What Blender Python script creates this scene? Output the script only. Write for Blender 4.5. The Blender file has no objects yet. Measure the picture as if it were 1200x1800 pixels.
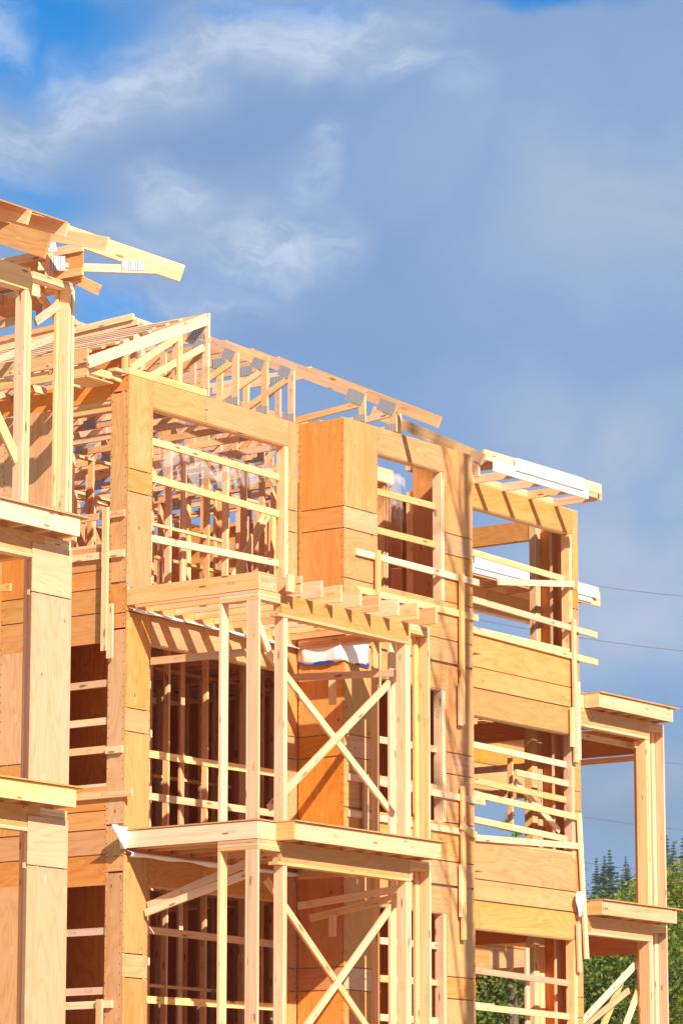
import bpy, math, random
from mathutils import Vector, Matrix
R = random.Random(7)
sc = bpy.context.scene
col = sc.collection

# ------------------------------------------------------------------ camera
CAM = Vector((-33.814, -27.931, -6.147))
RT = Vector((0.589136, -0.808034, 0.0)); UP = Vector((-0.155517, -0.113387, 0.981304)); FW = Vector((0.792927, 0.578121, 0.192464))
cd = bpy.data.cameras.new('camera'); cam = bpy.data.objects.new('camera', cd); col.objects.link(cam)
cam.matrix_world = Matrix(((RT.x, UP.x, -FW.x, CAM.x), (RT.y, UP.y, -FW.y, CAM.y), (RT.z, UP.z, -FW.z, CAM.z), (0, 0, 0, 1)))
cd.sensor_fit = 'VERTICAL'; cd.sensor_height = 36.0; cd.lens = 6326.4 / 1800 * 36.0
cd.clip_start = 0.5; cd.clip_end = 6000
sc.camera = cam

# ------------------------------------------------------------------ light
SUN = Vector((-0.50, -1.0, 0.70)).normalized()
sl = bpy.data.lights.new('sun', 'SUN'); sl.energy = 4.9; sl.angle = math.radians(0.5); sl.color = (1.0, 0.92, 0.80)
so = bpy.data.objects.new('sun', sl); col.objects.link(so); so.rotation_euler = SUN.to_track_quat('Z', 'Y').to_euler(); so.location = (-20, -40, 40)

w = bpy.data.worlds.new('World'); sc.world = w; w.use_nodes = True
nt = w.node_tree; nt.nodes.clear()
def N(t, **k):
    n = nt.nodes.new(t)
    for a, b in k.items():
        setattr(n, a, b)
    return n
def L(a, b): nt.links.new(a, b)
def math_(op, a, b=None, c=None, clamp=False):
    n = N('ShaderNodeMath', operation=op); n.use_clamp = clamp
    for i, v in enumerate((a, b, c)):
        if v is None: continue
        if isinstance(v, (int, float)): n.inputs[i].default_value = v
        else: L(v, n.inputs[i])
    return n.outputs[0]
def vmath(op, a, b=None, scale=None):
    n = N('ShaderNodeVectorMath', operation=op)
    for i, v in enumerate((a, b)):
        if v is None: continue
        if isinstance(v, (tuple, list, Vector)): n.inputs[i].default_value = tuple(v)
        else: L(v, n.inputs[i])
    if scale is not None: n.inputs['Scale'].default_value = scale
    return n.outputs['Value'] if op in ('DOT_PRODUCT', 'LENGTH', 'DISTANCE') else n.outputs[0]
def smooth(v, lo, hi, a=0.0, b=1.0):
    n = N('ShaderNodeMapRange', interpolation_type='SMOOTHSTEP'); L(v, n.inputs['Value'])
    n.inputs['From Min'].default_value = lo; n.inputs['From Max'].default_value = hi
    n.inputs['To Min'].default_value = a; n.inputs['To Max'].default_value = b
    return n.outputs[0]
def mixc(f, a, b):
    n = N('ShaderNodeMix', data_type='RGBA')
    for i, v in ((0, f), (6, a), (7, b)):
        if isinstance(v, (int, float)): n.inputs[i].default_value = v
        elif isinstance(v, tuple): n.inputs[i].default_value = (*v, 1)
        else: L(v, n.inputs[i])
    return n.outputs[2]
sky = N('ShaderNodeTexSky', sky_type='NISHITA'); sky.sun_disc = False
sky.sun_elevation = math.asin(SUN.z); sky.sun_rotation = math.atan2(SUN.x, SUN.y)
sky.altitude = 100; sky.air_density = 1.0; sky.dust_density = 0.6; sky.ozone_density = 2.0
tc = N('ShaderNodeTexCoord')
d = vmath('NORMALIZE', tc.outputs['Generated'])
# sky coordinates: e1 runs level along the cloud bank, e2 upward (both plain directions in the sky)
e1 = vmath('DOT_PRODUCT', d, tuple(RT)); e2 = vmath('DOT_PRODUCT', d, tuple(UP)); e3 = vmath('DOT_PRODUCT', d, tuple(FW))
cx = N('ShaderNodeCombineXYZ'); L(e1, cx.inputs[0]); L(e2, cx.inputs[1]); L(e3, cx.inputs[2])
p = vmath('SCALE', cx.outputs[0], scale=10.0)
def noise(vec, scale, detail=6, rough=0.55, loc=(0, 0, 0), sc3=(1, 1, 1), rot=0.0, lac=2.0, dist=0.0):
    m = N('ShaderNodeMapping'); L(vec, m.inputs[0]); m.inputs['Location'].default_value = loc; m.inputs['Rotation'].default_value = (0, 0, rot); m.inputs['Scale'].default_value = sc3
    n = N('ShaderNodeTexNoise'); L(m.outputs[0], n.inputs['Vector']); n.inputs['Scale'].default_value = scale; n.inputs['Detail'].default_value = detail
    n.inputs['Roughness'].default_value = rough; n.inputs['Lacunarity'].default_value = lac; n.inputs['Distortion'].default_value = dist
    return n
wn = noise(p, 1.6, 4, 0.55)
warp = vmath('SCALE', vmath('SUBTRACT', wn.outputs['Color'], (0.5, 0.5, 0.5)), scale=0.55)
pw = vmath('ADD', p, warp)
def bank(px, py, rx, ry, rot=0.0, soft=0.0):
    """a soft cloud bank round one direction of the sky (given in the same 10x sky coordinates)"""
    m = N('ShaderNodeMapping', vector_type='TEXTURE'); L(pw, m.inputs[0])
    m.inputs['Location'].default_value = (px, py, 9.9); m.inputs['Rotation'].default_value = (0, 0, rot); m.inputs['Scale'].default_value = (rx, ry, 6)
    return smooth(vmath('LENGTH', m.outputs[0]), 1.0, soft)
def S(x, y): return ((x - 600) / 632.64, (900 - y) / 632.64)
CLOUDS = dict(
    clear=[(S(110, 60), 0.55, 0.24, 0.25, 1.0), (S(520, 5), 0.45, 0.06, 0.0, .8), (S(960, -10), 0.35, 0.08, 0.0, .9), (S(190, 545), 0.30, 0.10, 0.1, .6), (S(330, 190), 0.10, 0.10, 0.1, .2), (S(90, 330), 0.45, 0.16, 0.1, .45), (S(420, 470), 0.30, 0.10, 0.0, .3)],
    glow=[(S(110, 190), 0.55, 0.19, 0.50, .8), (S(310, 90), 0.58, 0.18, 0.36, .85), (S(560, 45), 0.55, 0.15, 0.10, .8), (S(700, 95), 0.17, 0.10, -0.2, 1.0), (S(500, 405), 0.34, 0.15, 0.15, .9), (S(572, 270), 0.10, 0.18, -0.4, .7),
          (S(350, 330), 0.20, 0.14, -0.4, .7), (S(60, 260), 0.26, 0.12, 0.2, .6), (S(800, 140), 0.16, 0.12, -.5, .5), (S(15, 75), 0.12, 0.12, 0.6, .7), (S(330, 520), 0.45, 0.12, 0.12, .55), (S(200, 410), 0.35, 0.10, 0.1, .4)],
    pale=[(S(230, 130), 0.70, 0.24, 0.38, .55), (S(560, 60), 0.6, 0.16, 0.1, .5), (S(400, 380), 0.62, 0.24, 0.15, .42), (S(1010, 740), 0.65, 0.26, -0.2, .85), (S(1150, 1080), 0.6, 0.34, 0, .95), (S(1120, 1390), 0.5, 0.10, 0, .45), (S(1130, 330), 0.75, 0.55, 0.2, .75), (S(1190, 930), 0.80, 0.50, 0.2, 1.0), (S(1090, 1080), 0.6, 0.35, 0, .7), (S(820, 250), 0.4, 0.3, 0.2, .4)],
    core=[(S(440, 215), 0.50, 0.24, 0.1, 1.0), (S(760, 420), 0.5, 0.35, 0.2, .6), (S(600, 600), 0.8, 0.3, -0.1, .7)],
    dark=[(S(1120, 1420), 0.9, 0.30, 0.0, .9), (S(1120, 1280), 0.9, 0.2, 0.0, .3)])
def total(lst):
    out = None
    for it in lst:
        (x, y), rx, ry, rot = it[:4]; b = bank(x, y, rx, ry, rot)
        if len(it) > 4: b = math_('MULTIPLY', b, it[4])
        out = b if out is None else math_('MAXIMUM', out, b)
    return out
n1 = noise(p, 1.3, 7, 0.55, loc=(3.1, 1.7, 0), sc3=(1, 1.35, 1), rot=0.35)
n2 = noise(pw, 2.6, 9, 0.62, loc=(0.4, 5.3, 0), sc3=(0.8, 1.6, 1), rot=0.40)
n3 = noise(pw, 1.9, 5, 0.5, loc=(7.4, 2.3, 0))
veil = math_('ADD', math_('SUBTRACT', 0.98, total(CLOUDS['clear'])), math_('MULTIPLY', math_('SUBTRACT', n1.outputs[0], 0.5), 0.9))
veil = smooth(veil, 0.02, 1.0)
n4 = noise(pw, 7.5, 8, 0.65, loc=(2.2, 0.7, 0), sc3=(0.6, 1.9, 1), rot=0.45)
wisp = math_('ADD', math_('MULTIPLY', n2.outputs[0], 0.58), math_('MULTIPLY', n4.outputs[0], 0.42))
glow = math_('MULTIPLY', total(CLOUDS['glow']), smooth(wisp, 0.38, 0.68))
pale = math_('MULTIPLY', total(CLOUDS['pale']), smooth(n3.outputs[0], 0.12, 0.62))
dark = math_('MULTIPLY', total(CLOUDS['dark']), smooth(n1.outputs[0], 0.20, 0.60))
SK = 0.10
blue = vmath('SCALE', sky.outputs[0], scale=SK)
blue = vmath('MULTIPLY', blue, (0.06, 0.50, 0.84))
c = mixc(math_('MULTIPLY', veil, 0.90), blue, (0.150, 0.224, 0.358))
core = math_('MULTIPLY', total(CLOUDS['core']), smooth(n3.outputs[0], 0.15, 0.60))
c = mixc(math_('MULTIPLY', core, 0.85), c, (0.112, 0.196, 0.352))
c = mixc(math_('MULTIPLY', dark, 0.62), c, (0.140, 0.170, 0.215))
c = mixc(math_('MULTIPLY', pale, 1.0), c, (0.262, 0.310, 0.398))
c = mixc(math_('MULTIPLY', glow, 0.90), c, (0.41, 0.46, 0.54))
bg = N('ShaderNodeBackground'); L(c, bg.inputs[0]); bg.inputs[1].default_value = 1.0
wo = N('ShaderNodeOutputWorld'); L(bg.outputs[0], wo.inputs[0])

vs = sc.view_settings; vs.view_transform = 'Standard'; vs.look = 'None'; vs.gamma = 1.0; vs.use_curve_mapping = False; vs.exposure = 0.82
sc.cycles.max_bounces = 8; sc.cycles.diffuse_bounces = 8; sc.cycles.transparent_max_bounces = 8

# ------------------------------------------------------------------ materials
class MB:
    def __init__(s, name, rough=0.75, spec=0.25):
        s.m = bpy.data.materials.new(name); s.m.use_nodes = True; s.t = s.m.node_tree; s.t.nodes.clear()
        s.b = s.n('ShaderNodeBsdfPrincipled'); s.o = s.n('ShaderNodeOutputMaterial'); s.l(s.b.outputs[0], s.o.inputs[0])
        s.b.inputs['Roughness'].default_value = rough; s.b.inputs['Specular IOR Level'].default_value = spec
    def n(s, t, **k):
        x = s.t.nodes.new(t)
        for a, b in k.items(): setattr(x, a, b)
        return x
    def l(s, a, b): s.t.links.new(a, b)
    def inp(s, sock, v):
        if isinstance(v, (int, float)): sock.default_value = v
        elif isinstance(v, tuple): sock.default_value = (*v, 1) if len(v) == 3 and len(sock.default_value) == 4 else v
        else: s.l(v, sock)
    def math(s, op, a, b=None, clamp=False):
        x = s.n('ShaderNodeMath', operation=op); x.use_clamp = clamp; s.inp(x.inputs[0], a)
        if b is not None: s.inp(x.inputs[1], b)
        return x.outputs[0]
    def mix(s, f, a, b, mode='MIX'):
        x = s.n('ShaderNodeMix', data_type='RGBA', blend_type=mode); s.inp(x.inputs[0], f); s.inp(x.inputs[6], a); s.inp(x.inputs[7], b); return x.outputs[2]
    def ramp(s, v, stops):
        x = s.n('ShaderNodeValToRGB'); e = x.color_ramp.elements
        while len(e) < len(stops): e.new(0.5)
        for i, (p_, c_) in enumerate(stops):
            e[i].position = p_; e[i].color = (*c_, 1)
        s.l(v, x.inputs[0]); return x.outputs[0]
    def rng(s, v, lo, hi, a=0.0, b=1.0):
        x = s.n('ShaderNodeMapRange', interpolation_type='SMOOTHSTEP'); s.l(v, x.inputs[0])
        for i, q in zip((1, 2, 3, 4), (lo, hi, a, b)): x.inputs[i].default_value = q
        return x.outputs[0]
    def coords(s, scale, jitter=True):
        t = s.n('ShaderNodeTexCoord'); m = s.n('ShaderNodeMapping'); s.l(t.outputs['Object'], m.inputs[0]); m.inputs['Scale'].default_value = scale
        if jitter:
            o = s.n('ShaderNodeObjectInfo'); k = s.n('ShaderNodeVectorMath', operation='SCALE'); k.inputs[0].default_value = (91.7, 53.3, 37.1); s.l(o.outputs['Random'], k.inputs['Scale']); s.l(k.outputs[0], m.inputs['Location'])
        return m.outputs[0]
    def noise(s, vec, scale=1.0, detail=4, rough=0.5, dist=0.0):
        x = s.n('ShaderNodeTexNoise'); s.l(vec, x.inputs['Vector']); x.inputs['Scale'].default_value = scale; x.inputs['Detail'].default_value = detail; x.inputs['Roughness'].default_value = rough; x.inputs['Distortion'].default_value = dist
        return x.outputs[0]
    def rand(s): return s.n('ShaderNodeObjectInfo').outputs['Random']
    def bump(s, h, strength=0.2, dist=0.01):
        x = s.n('ShaderNodeBump'); x.inputs['Strength'].default_value = strength; x.inputs['Distance'].default_value = dist; s.l(h, x.inputs['Height']); s.l(x.outputs[0], s.b.inputs['Normal'])
    def tint(s, c, hue=0.012, val=0.18, sat=0.12):
        r = s.rand(); h = s.n('ShaderNodeHueSaturation')
        r2 = s.math('FRACT', s.math('MULTIPLY', r, 7.31)); r3 = s.math('FRACT', s.math('MULTIPLY', r, 13.7))
        s.l(s.math('ADD', s.math('MULTIPLY', s.math('SUBTRACT', r, 0.5), 2 * hue), 0.5), h.inputs['Hue'])
        s.l(s.math('ADD', s.math('MULTIPLY', s.math('SUBTRACT', r2, 0.5), 2 * sat), 1.0), h.inputs['Saturation'])
        s.l(s.math('ADD', s.math('MULTIPLY', s.math('SUBTRACT', r3, 0.5), 2 * val), 1.0), h.inputs['Value'])
        s.l(c, h.inputs['Color']); return h.outputs[0]

def lumber(name, pale, mid, deep, knots=1.25, val=0.20):
    b = MB(name, 0.7)
    g = b.noise(b.coords((0.9, 26, 26)), 1.0, 4, 0.6, 0.6)
    g2 = b.noise(b.coords((1.1, 5, 5)), 1.0, 3, 0.5)
    c = b.ramp(g, [(0.30, deep), (0.50, mid), (0.70, pale)])
    c = b.mix(b.rng(g2, 0.40, 0.72, 0, 0.45), c, mid)
    v = b.n('ShaderNodeTexVoronoi'); b.l(b.coords((2.1, 9, 9)), v.inputs['Vector']); v.inputs['Scale'].default_value = 1.0
    k = b.rng(v.outputs['Distance'], 0.17, 0.08, 0, 0.75 * knots)
    c = b.mix(k, c, (deep[0] * 0.40, deep[1] * 0.30, deep[2] * 0.28))
    st = b.noise(b.coords((0.5, 2.2, 2.2)), 1.0, 5, 0.7)
    c = b.mix(b.rng(st, 0.60, 0.76, 0, 0.42), c, (0.36, 0.24, 0.13))
    oc = b.n('ShaderNodeSeparateXYZ'); b.l(b.n('ShaderNodeTexCoord').outputs['Object'], oc.inputs[0])
    fx = b.math('FRACT', b.math('ADD', b.math('MULTIPLY', oc.outputs[0], 0.62), b.rand()))
    bar = b.math('GREATER_THAN', b.math('FRACT', b.math('MULTIPLY', oc.outputs[0], 37.0)), 0.45)
    ink = b.math('MULTIPLY', b.math('MULTIPLY', b.math('LESS_THAN', fx, 0.075), bar), b.math('LESS_THAN', b.math('ABSOLUTE', oc.outputs[1]), 0.022))
    ink = b.math('MULTIPLY', ink, b.rng(b.noise(b.coords((9, 90, 90)), 1.0, 2, 0.5), 0.42, 0.58, 0, 0.6))
    c = b.mix(ink, c, (0.10, 0.07, 0.06))
    c = b.tint(c, 0.010, val, 0.16)
    b.l(c, b.b.inputs['Base Color']); b.bump(g, 0.15, 0.004)
    return b.m
def plywood(name, pale, mid, deep, stain=1.0, val=0.09):
    b = MB(name, 0.72)
    base = b.noise(b.coords((0.55, 2.6, 2.6)), 1.0, 2, 0.45, 0.4)
    rings = b.math('FRACT', b.math('MULTIPLY', base, 13.0))
    rings = b.math('ABSOLUTE', b.math('SUBTRACT', rings, 0.5))
    fine = b.noise(b.coords((2.2, 60, 60)), 1.0, 3, 0.6)
    c = b.ramp(b.math('ADD', b.math('ADD', b.math('MULTIPLY', rings, 0.75), 0.14), b.math('MULTIPLY', b.math('SUBTRACT', fine, 0.5), 0.8)), [(0.0, deep), (0.25, mid), (0.62, pale)])
    blot = b.noise(b.coords((0.8, 1.3, 1.3)), 1.0, 4, 0.6)
    c = b.mix(b.rng(blot, 0.35, 0.70, 0, 0.55), c, mid)
    bd = b.noise(b.coords((0.25, 3.4, 3.4)), 1.0, 3, 0.55)
    c = b.mix(b.rng(bd, 0.54, 0.72, 0, 0.55), c, (deep[0] * 1.08, deep[1] * 0.98, deep[2] * 0.95))
    c = b.mix(b.rng(bd, 0.42, 0.28, 0, 0.45), c, pale)
    # oval repair patches and knots of the face veneer
    v = b.n('ShaderNodeTexVoronoi'); b.l(b.coords((3.2, 7.5, 7.5)), v.inputs['Vector']); v.inputs['Scale'].default_value = 1.0
    d_ = v.outputs['Distance']; sel = b.math('GREATER_THAN', b.n('ShaderNodeSeparateColor').outputs[0], 2.0)
    sp = b.n('ShaderNodeSeparateColor'); b.l(v.outputs['Color'], sp.inputs[0])
    patch = b.math('MULTIPLY', b.rng(d_, 0.24, 0.16, 0, 0.5), b.math('GREATER_THAN', sp.outputs[0], 0.62))
    c = b.mix(patch, c, (min(1, pale[0] * 1.10), pale[1] * 1.16, pale[2] * 1.28))
    v2 = b.n('ShaderNodeTexVoronoi'); b.l(b.coords((3.6, 6.0, 6.0)), v2.inputs['Vector']); v2.inputs['Scale'].default_value = 1.0
    sp2 = b.n('ShaderNodeSeparateColor'); b.l(v2.outputs['Color'], sp2.inputs[0])
    kn = b.math('MULTIPLY', b.rng(v2.outputs['Distance'], 0.13, 0.05, 0, 0.8), b.math('GREATER_THAN', sp2.outputs[1], 0.72))
    c = b.mix(kn, c, (deep[0] * 0.35, deep[1] * 0.28, deep[2] * 0.3))
    st = b.noise(b.coords((0.9, 1.4, 1.4)), 1.0, 6, 0.72)
    c = b.mix(b.rng(st, 0.58, 0.78, 0, 0.45 * stain), c, (0.30, 0.17, 0.08))
    c = b.tint(c, 0.006, val, 0.08)
    b.l(c, b.b.inputs['Base Color']); b.bump(fine, 0.12, 0.003)
    return b.m
M = {}
M['lum'] = lumber('pine_lumber', (0.79, 0.515, 0.312), (0.75, 0.448, 0.238), (0.67, 0.338, 0.140))
M['lumw'] = lumber('weathered_lumber', (0.52, 0.38, 0.25), (0.47, 0.32, 0.19), (0.38, 0.24, 0.13))
M['ply'] = plywood('plywood_sheathing', (0.585, 0.305, 0.125), (0.555, 0.258, 0.092), (0.470, 0.190, 0.052))
M['plyk'] = plywood('pinkish_plywood', (0.66, 0.375, 0.19), (0.62, 0.325, 0.155), (0.52, 0.235, 0.095))
M['plyr'] = plywood('reddish_plywood', (0.67, 0.29, 0.085), (0.63, 0.238, 0.058), (0.54, 0.178, 0.036))
M['plyp'] = plywood('pale_plywood', (0.63, 0.375, 0.215), (0.60, 0.335, 0.175), (0.53, 0.262, 0.12), 0.5)
def simple(name, colr, rough=0.6, metal=0.0, var=0.1, scale=8):
    b = MB(name, rough); n = b.noise(b.coords((scale, scale, scale)), 1.0, 4, 0.6)
    k = tuple(x * (1 - var) for x in colr); q = tuple(min(1, x * (1 + var)) for x in colr)
    b.l(b.ramp(n, [(0.3, k), (0.7, q)]), b.b.inputs['Base Color']); b.b.inputs['Metallic'].default_value = metal; return b.m
M['white'] = simple('white_primed_fascia', (0.80, 0.79, 0.76), 0.55, 0, 0.04)
M['osb'] = plywood('oriented_strand', (0.56, 0.27, 0.07), (0.50, 0.21, 0.045), (0.36, 0.14, 0.03))
M['nail'] = simple('nail_steel', (0.10, 0.06, 0.04), 0.5, 0.0)
M['blue'] = simple('blue_end_paint', (0.02, 0.20, 0.55), 0.5)
M['wire'] = simple('cable_rubber', (0.15, 0.13, 0.12), 0.6)
# galvanised truss plate: stamped rows of teeth
b = MB('galvanised_plate', 0.42, 0.5); cc = b.coords((1, 1, 1), False)
wv = b.n('ShaderNodeTexWave', wave_type='BANDS', bands_direction='X'); b.l(cc, wv.inputs['Vector']); wv.inputs['Scale'].default_value = 12.0; wv.inputs['Distortion'].default_value = 0.3
b.l(b.ramp(wv.outputs[0], [(0.2, (0.20, 0.20, 0.215)), (0.7, (0.50, 0.50, 0.51))]), b.b.inputs['Base Color']); b.b.inputs['Metallic'].default_value = 0.25; b.bump(wv.outputs[0], 0.6, 0.004); M['plate'] = b.m
# house wrap with faint grey print
b = MB('house_wrap', 0.5); cc = b.coords((1, 1, 1), False)
n_ = b.noise(b.coords((5, 18, 60), False), 1.0, 3, 0.6)
b.l(b.mix(b.rng(n_, 0.60, 0.66, 0, 0.35), (0.86, 0.86, 0.87), (0.45, 0.47, 0.52)), b.b.inputs['Base Color']); M['wrap'] = b.m
M['wrapw'] = simple('plain_house_wrap', (0.86, 0.86, 0.88), 0.45, 0, 0.03)
M['wrapblue'] = simple('wrap_blue_print', (0.03, 0.06, 0.22), 0.5)
b = MB('poly_sheet', 0.25, 0.5); b.b.inputs['Base Color'].default_value = (0.92, 0.90, 0.88, 1)
tr = b.n('ShaderNodeBsdfTransparent'); tl = b.n('ShaderNodeBsdfTranslucent'); tl.inputs[0].default_value = (0.9, 0.88, 0.86, 1)
m1 = b.n('ShaderNodeMixShader'); m1.inputs[0].default_value = 0.45; b.l(b.b.outputs[0], m1.inputs[1]); b.l(tl.outputs[0], m1.inputs[2])
m2 = b.n('ShaderNodeMixShader'); m2.inputs[0].default_value = 0.80; b.l(m1.outputs[0], m2.inputs[1]); b.l(tr.outputs[0], m2.inputs[2]); b.l(m2.outputs[0], b.o.inputs[0]); M['poly'] = b.m
b = MB('site_ground', 0.95, 0.1); cc = b.n('ShaderNodeTexCoord').outputs['Object']
n_ = b.noise(cc, 0.35, 8, 0.62); n2_ = b.noise(cc, 6.0, 6, 0.7)
gr = b.ramp(n_, [(0.35, (0.47, 0.36, 0.23)), (0.55, (0.52, 0.42, 0.28)), (0.80, (0.34, 0.28, 0.13))])
b.l(b.mix(b.rng(n2_, 0.35, 0.65, 0, 0.4), gr, (0.42, 0.32, 0.21)), b.b.inputs['Base Color']); b.bump(n2_, 0.5, 0.05); M['ground'] = b.m
b = MB('hill_forest_floor', 0.95, 0.1); n_ = b.noise(b.n('ShaderNodeTexCoord').outputs['Object'], 0.05, 6, 0.6)
b.l(b.ramp(n_, [(0.35, (0.018, 0.034, 0.018)), (0.65, (0.035, 0.058, 0.024))]), b.b.inputs['Base Color']); M['hill'] = b.m
def foliage(name, cols, trans=0.5):
    b = MB(name, 0.55, 0.25); g = b.n('ShaderNodeNewGeometry')
    c = b.ramp(g.outputs['Random Per Island'], [(i / (len(cols) - 1), q) for i, q in enumerate(cols)])
    b.l(c, b.b.inputs['Base Color'])
    t = b.n('ShaderNodeBsdfTranslucent'); b.l(c, t.inputs[0]); mx = b.n('ShaderNodeMixShader'); mx.inputs[0].default_value = trans
    b.l(b.b.outputs[0], mx.inputs[1]); b.l(t.outputs[0], mx.inputs[2]); b.l(mx.outputs[0], b.o.inputs[0]); return b.m
M['leaf'] = foliage('green_leaves', [(0.10, 0.17, 0.022), (0.17, 0.25, 0.032), (0.25, 0.31, 0.045), (0.34, 0.35, 0.055)])
M['leafy'] = foliage('yellowing_leaves', [(0.13, 0.19, 0.026), (0.24, 0.28, 0.036), (0.35, 0.33, 0.045), (0.42, 0.34, 0.050)])
M['leafd'] = foliage('dark_leaves', [(0.09, 0.15, 0.024), (0.14, 0.21, 0.034), (0.20, 0.26, 0.042), (0.30, 0.31, 0.05)])
M['needle'] = foliage('conifer_needles', [(0.022, 0.040, 0.022), (0.035, 0.060, 0.028), (0.05, 0.08, 0.035)], 0.15)
M['bark'] = simple('tree_bark', (0.13, 0.09, 0.06), 0.9, 0, 0.35, 12)

# ------------------------------------------------------------------ builders
WM = {}
def link(o, parent=None, world=None):
    col.objects.link(o)
    W = world if world is not None else Matrix.Identity(4)
    WM[o.name] = W
    if parent is not None:
        o.parent = parent; o.matrix_basis = WM[parent.name].inverted() @ W
    else:
        o.matrix_basis = W
    return o
def tag(o, label, cat, group=None, kind=None):
    if label: o['label'] = label
    if cat: o['category'] = cat
    if group: o['group'] = group
    if kind: o['kind'] = kind
    return o
def thing(name, loc, label, cat, group=None):
    o = bpy.data.objects.new(name, None); o.empty_display_size = 0.3
    link(o, None, Matrix.Translation(loc)); return tag(o, label, cat, group)
BOX = {}
def boxmesh(lx, ly, lz, mat):
    k = (round(lx, 3), round(ly, 3), round(lz, 3), mat)
    if k not in BOX:
        a, b_, c_ = lx / 2, ly / 2, lz / 2
        v = [(x, y, z) for x in (-a, a) for y in (-b_, b_) for z in (-c_, c_)]
        f = [(0, 1, 3, 2), (4, 6, 7, 5), (0, 4, 5, 1), (2, 3, 7, 6), (0, 2, 6, 4), (1, 5, 7, 3)]
        me = bpy.data.meshes.new('board'); me.from_pydata(v, [], f); me.materials.append(M[mat]); BOX[k] = me
    return BOX[k]
def bx(name, parent, x0, x1, y0, y1, z0, z1, mat='lum', wob=0.0):
    """axis-aligned board; local x runs along its length so that the grain follows it"""
    e = R.uniform(0.0004, 0.0016)
    s = [abs(x1 - x0) - 2 * e, abs(y1 - y0) - 2 * e, abs(z1 - z0) - 2 * e]
    ax = sorted(range(3), key=lambda i: -s[i])
    cols = [Vector([1.0 if j == i else 0.0 for j in range(3)]) for i in ax]
    if cols[0].cross(cols[1]).dot(cols[2]) < 0: cols[2] = -cols[2]
    W = Matrix.Translation(((x0 + x1) / 2, (y0 + y1) / 2, (z0 + z1) / 2)) @ Matrix((cols[0], cols[1], cols[2])).transposed().to_4x4()
    if wob: W = W @ Matrix.Rotation(R.gauss(0, wob), 4, 'Z') @ Matrix.Rotation(R.gauss(0, wob), 4, 'Y')
    o = bpy.data.objects.new(name, boxmesh(s[ax[0]], s[ax[1]], s[ax[2]], mat)); return link(o, parent, W)
def bm(name, parent, p0, p1, wd, ht, mat='lum', up=(0, 0, 1)):
    """a board between two points, wd thick, ht deep"""
    p0 = Vector(p0); p1 = Vector(p1); x = (p1 - p0); ln = x.length; x.normalize(); u = Vector(up)
    y = u.cross(x)
    if y.length < 1e-4: y = Vector((0, 1, 0)).cross(x)
    y.normalize(); z = x.cross(y)
    e = R.uniform(0, 0.001)
    a, b_ = (ht, wd)
    W = Matrix.Translation((p0 + p1) / 2) @ Matrix((x, z, -y)).transposed().to_4x4()
    o = bpy.data.objects.new(name, boxmesh(ln, a - e, b_ - e, mat)); return link(o, parent, W)
def meshobj(name, parent, verts, faces, mat, world=None, smooth=False):
    me = bpy.data.meshes.new(name); me.from_pydata(verts, [], faces); me.materials.append(M[mat] if isinstance(mat, str) else mat)
    if smooth: me.shade_smooth()
    return link(bpy.data.objects.new(name, me), parent, world)
def struct(o): o['kind'] = 'structure'; return o
T = 0.012; G = 0.0065
NAILS = []
def nails_front(x0, x1, y, z0, z1):
    for x in (x0 + 0.02, x1 - 0.02):
        z = z0 + 0.05
        while z < z1 - 0.03:
            NAILS.append((x + R.uniform(-.004, .004), y - 0.002, z, 0)); z += R.uniform(0.11, 0.19)
def nails_side(x, y0, y1, z0, z1):
    for yy in (y0 + 0.02, y1 - 0.02):
        z = z0 + 0.05
        while z < z1 - 0.03:
            NAILS.append((x - 0.002, yy + R.uniform(-.004, .004), z, 1)); z += R.uniform(0.09, 0.16)
def pf(par, x0, x1, y, z0, z1, mat='ply', nails=True):      # sheathing panel facing the street (-Y)
    if abs((z0 % 3.0) - 0.83) > 0.035 and z0 > -7: bx('blocking', par, x0 + 0.01, x1 - 0.01, y + T + 0.030, y + T + 0.068, z0 - 0.03, z0 + 0.03)
    o = bx('plywood_panel', par, x0 + 0.0015, x1 - 0.0015, y, y + T, z0 + G, z1 - G, mat)
    if nails: nails_front(x0, x1, y, z0, z1)
    return o
def ps(par, x, y0, y1, z0, z1, mat='plyr', nails=True):     # sheathing panel facing sideways (-X)
    o = bx('plywood_panel', par, x, x + T, y0 + 0.0015, y1 - 0.0015, z0 + G, z1 - G, mat)
    if z0 > -7 and abs((z0 % 3.0) - 0.90) > 0.1: bx('blocking', par, x + T + 0.030, x + T + 0.068, y0 + 0.01, y1 - 0.01, z0 - 0.03, z0 + 0.03)
    if nails: nails_side(x, y0, y1, z0, z1)
    return o

# ------------------------------------------------------------------ ground
GZ = -7.75
struct(meshobj('ground', None, [(-3000, -3000, GZ), (3000, -3000, GZ), (3000, 3000, GZ), (-3000, 3000, GZ)], [(0, 1, 2, 3)], 'ground'))

# ------------------------------------------------------------------ the framed apartment building
B = thing('apartment_building', (0, 0, GZ), 'main unfinished timber apartment building clad in orange plywood, three stepped bays of window holes', 'building')
SW = 0.14                                   # wall depth
def stud_v(par, x0, x1, y0, y1, z0, z1, mat='lum', name='wall_stud'): return bx(name, par, x0, x1, y0, y1, z0, z1, mat, 0.0012)
STO = (0.0, -3.0, -6.0)
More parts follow.
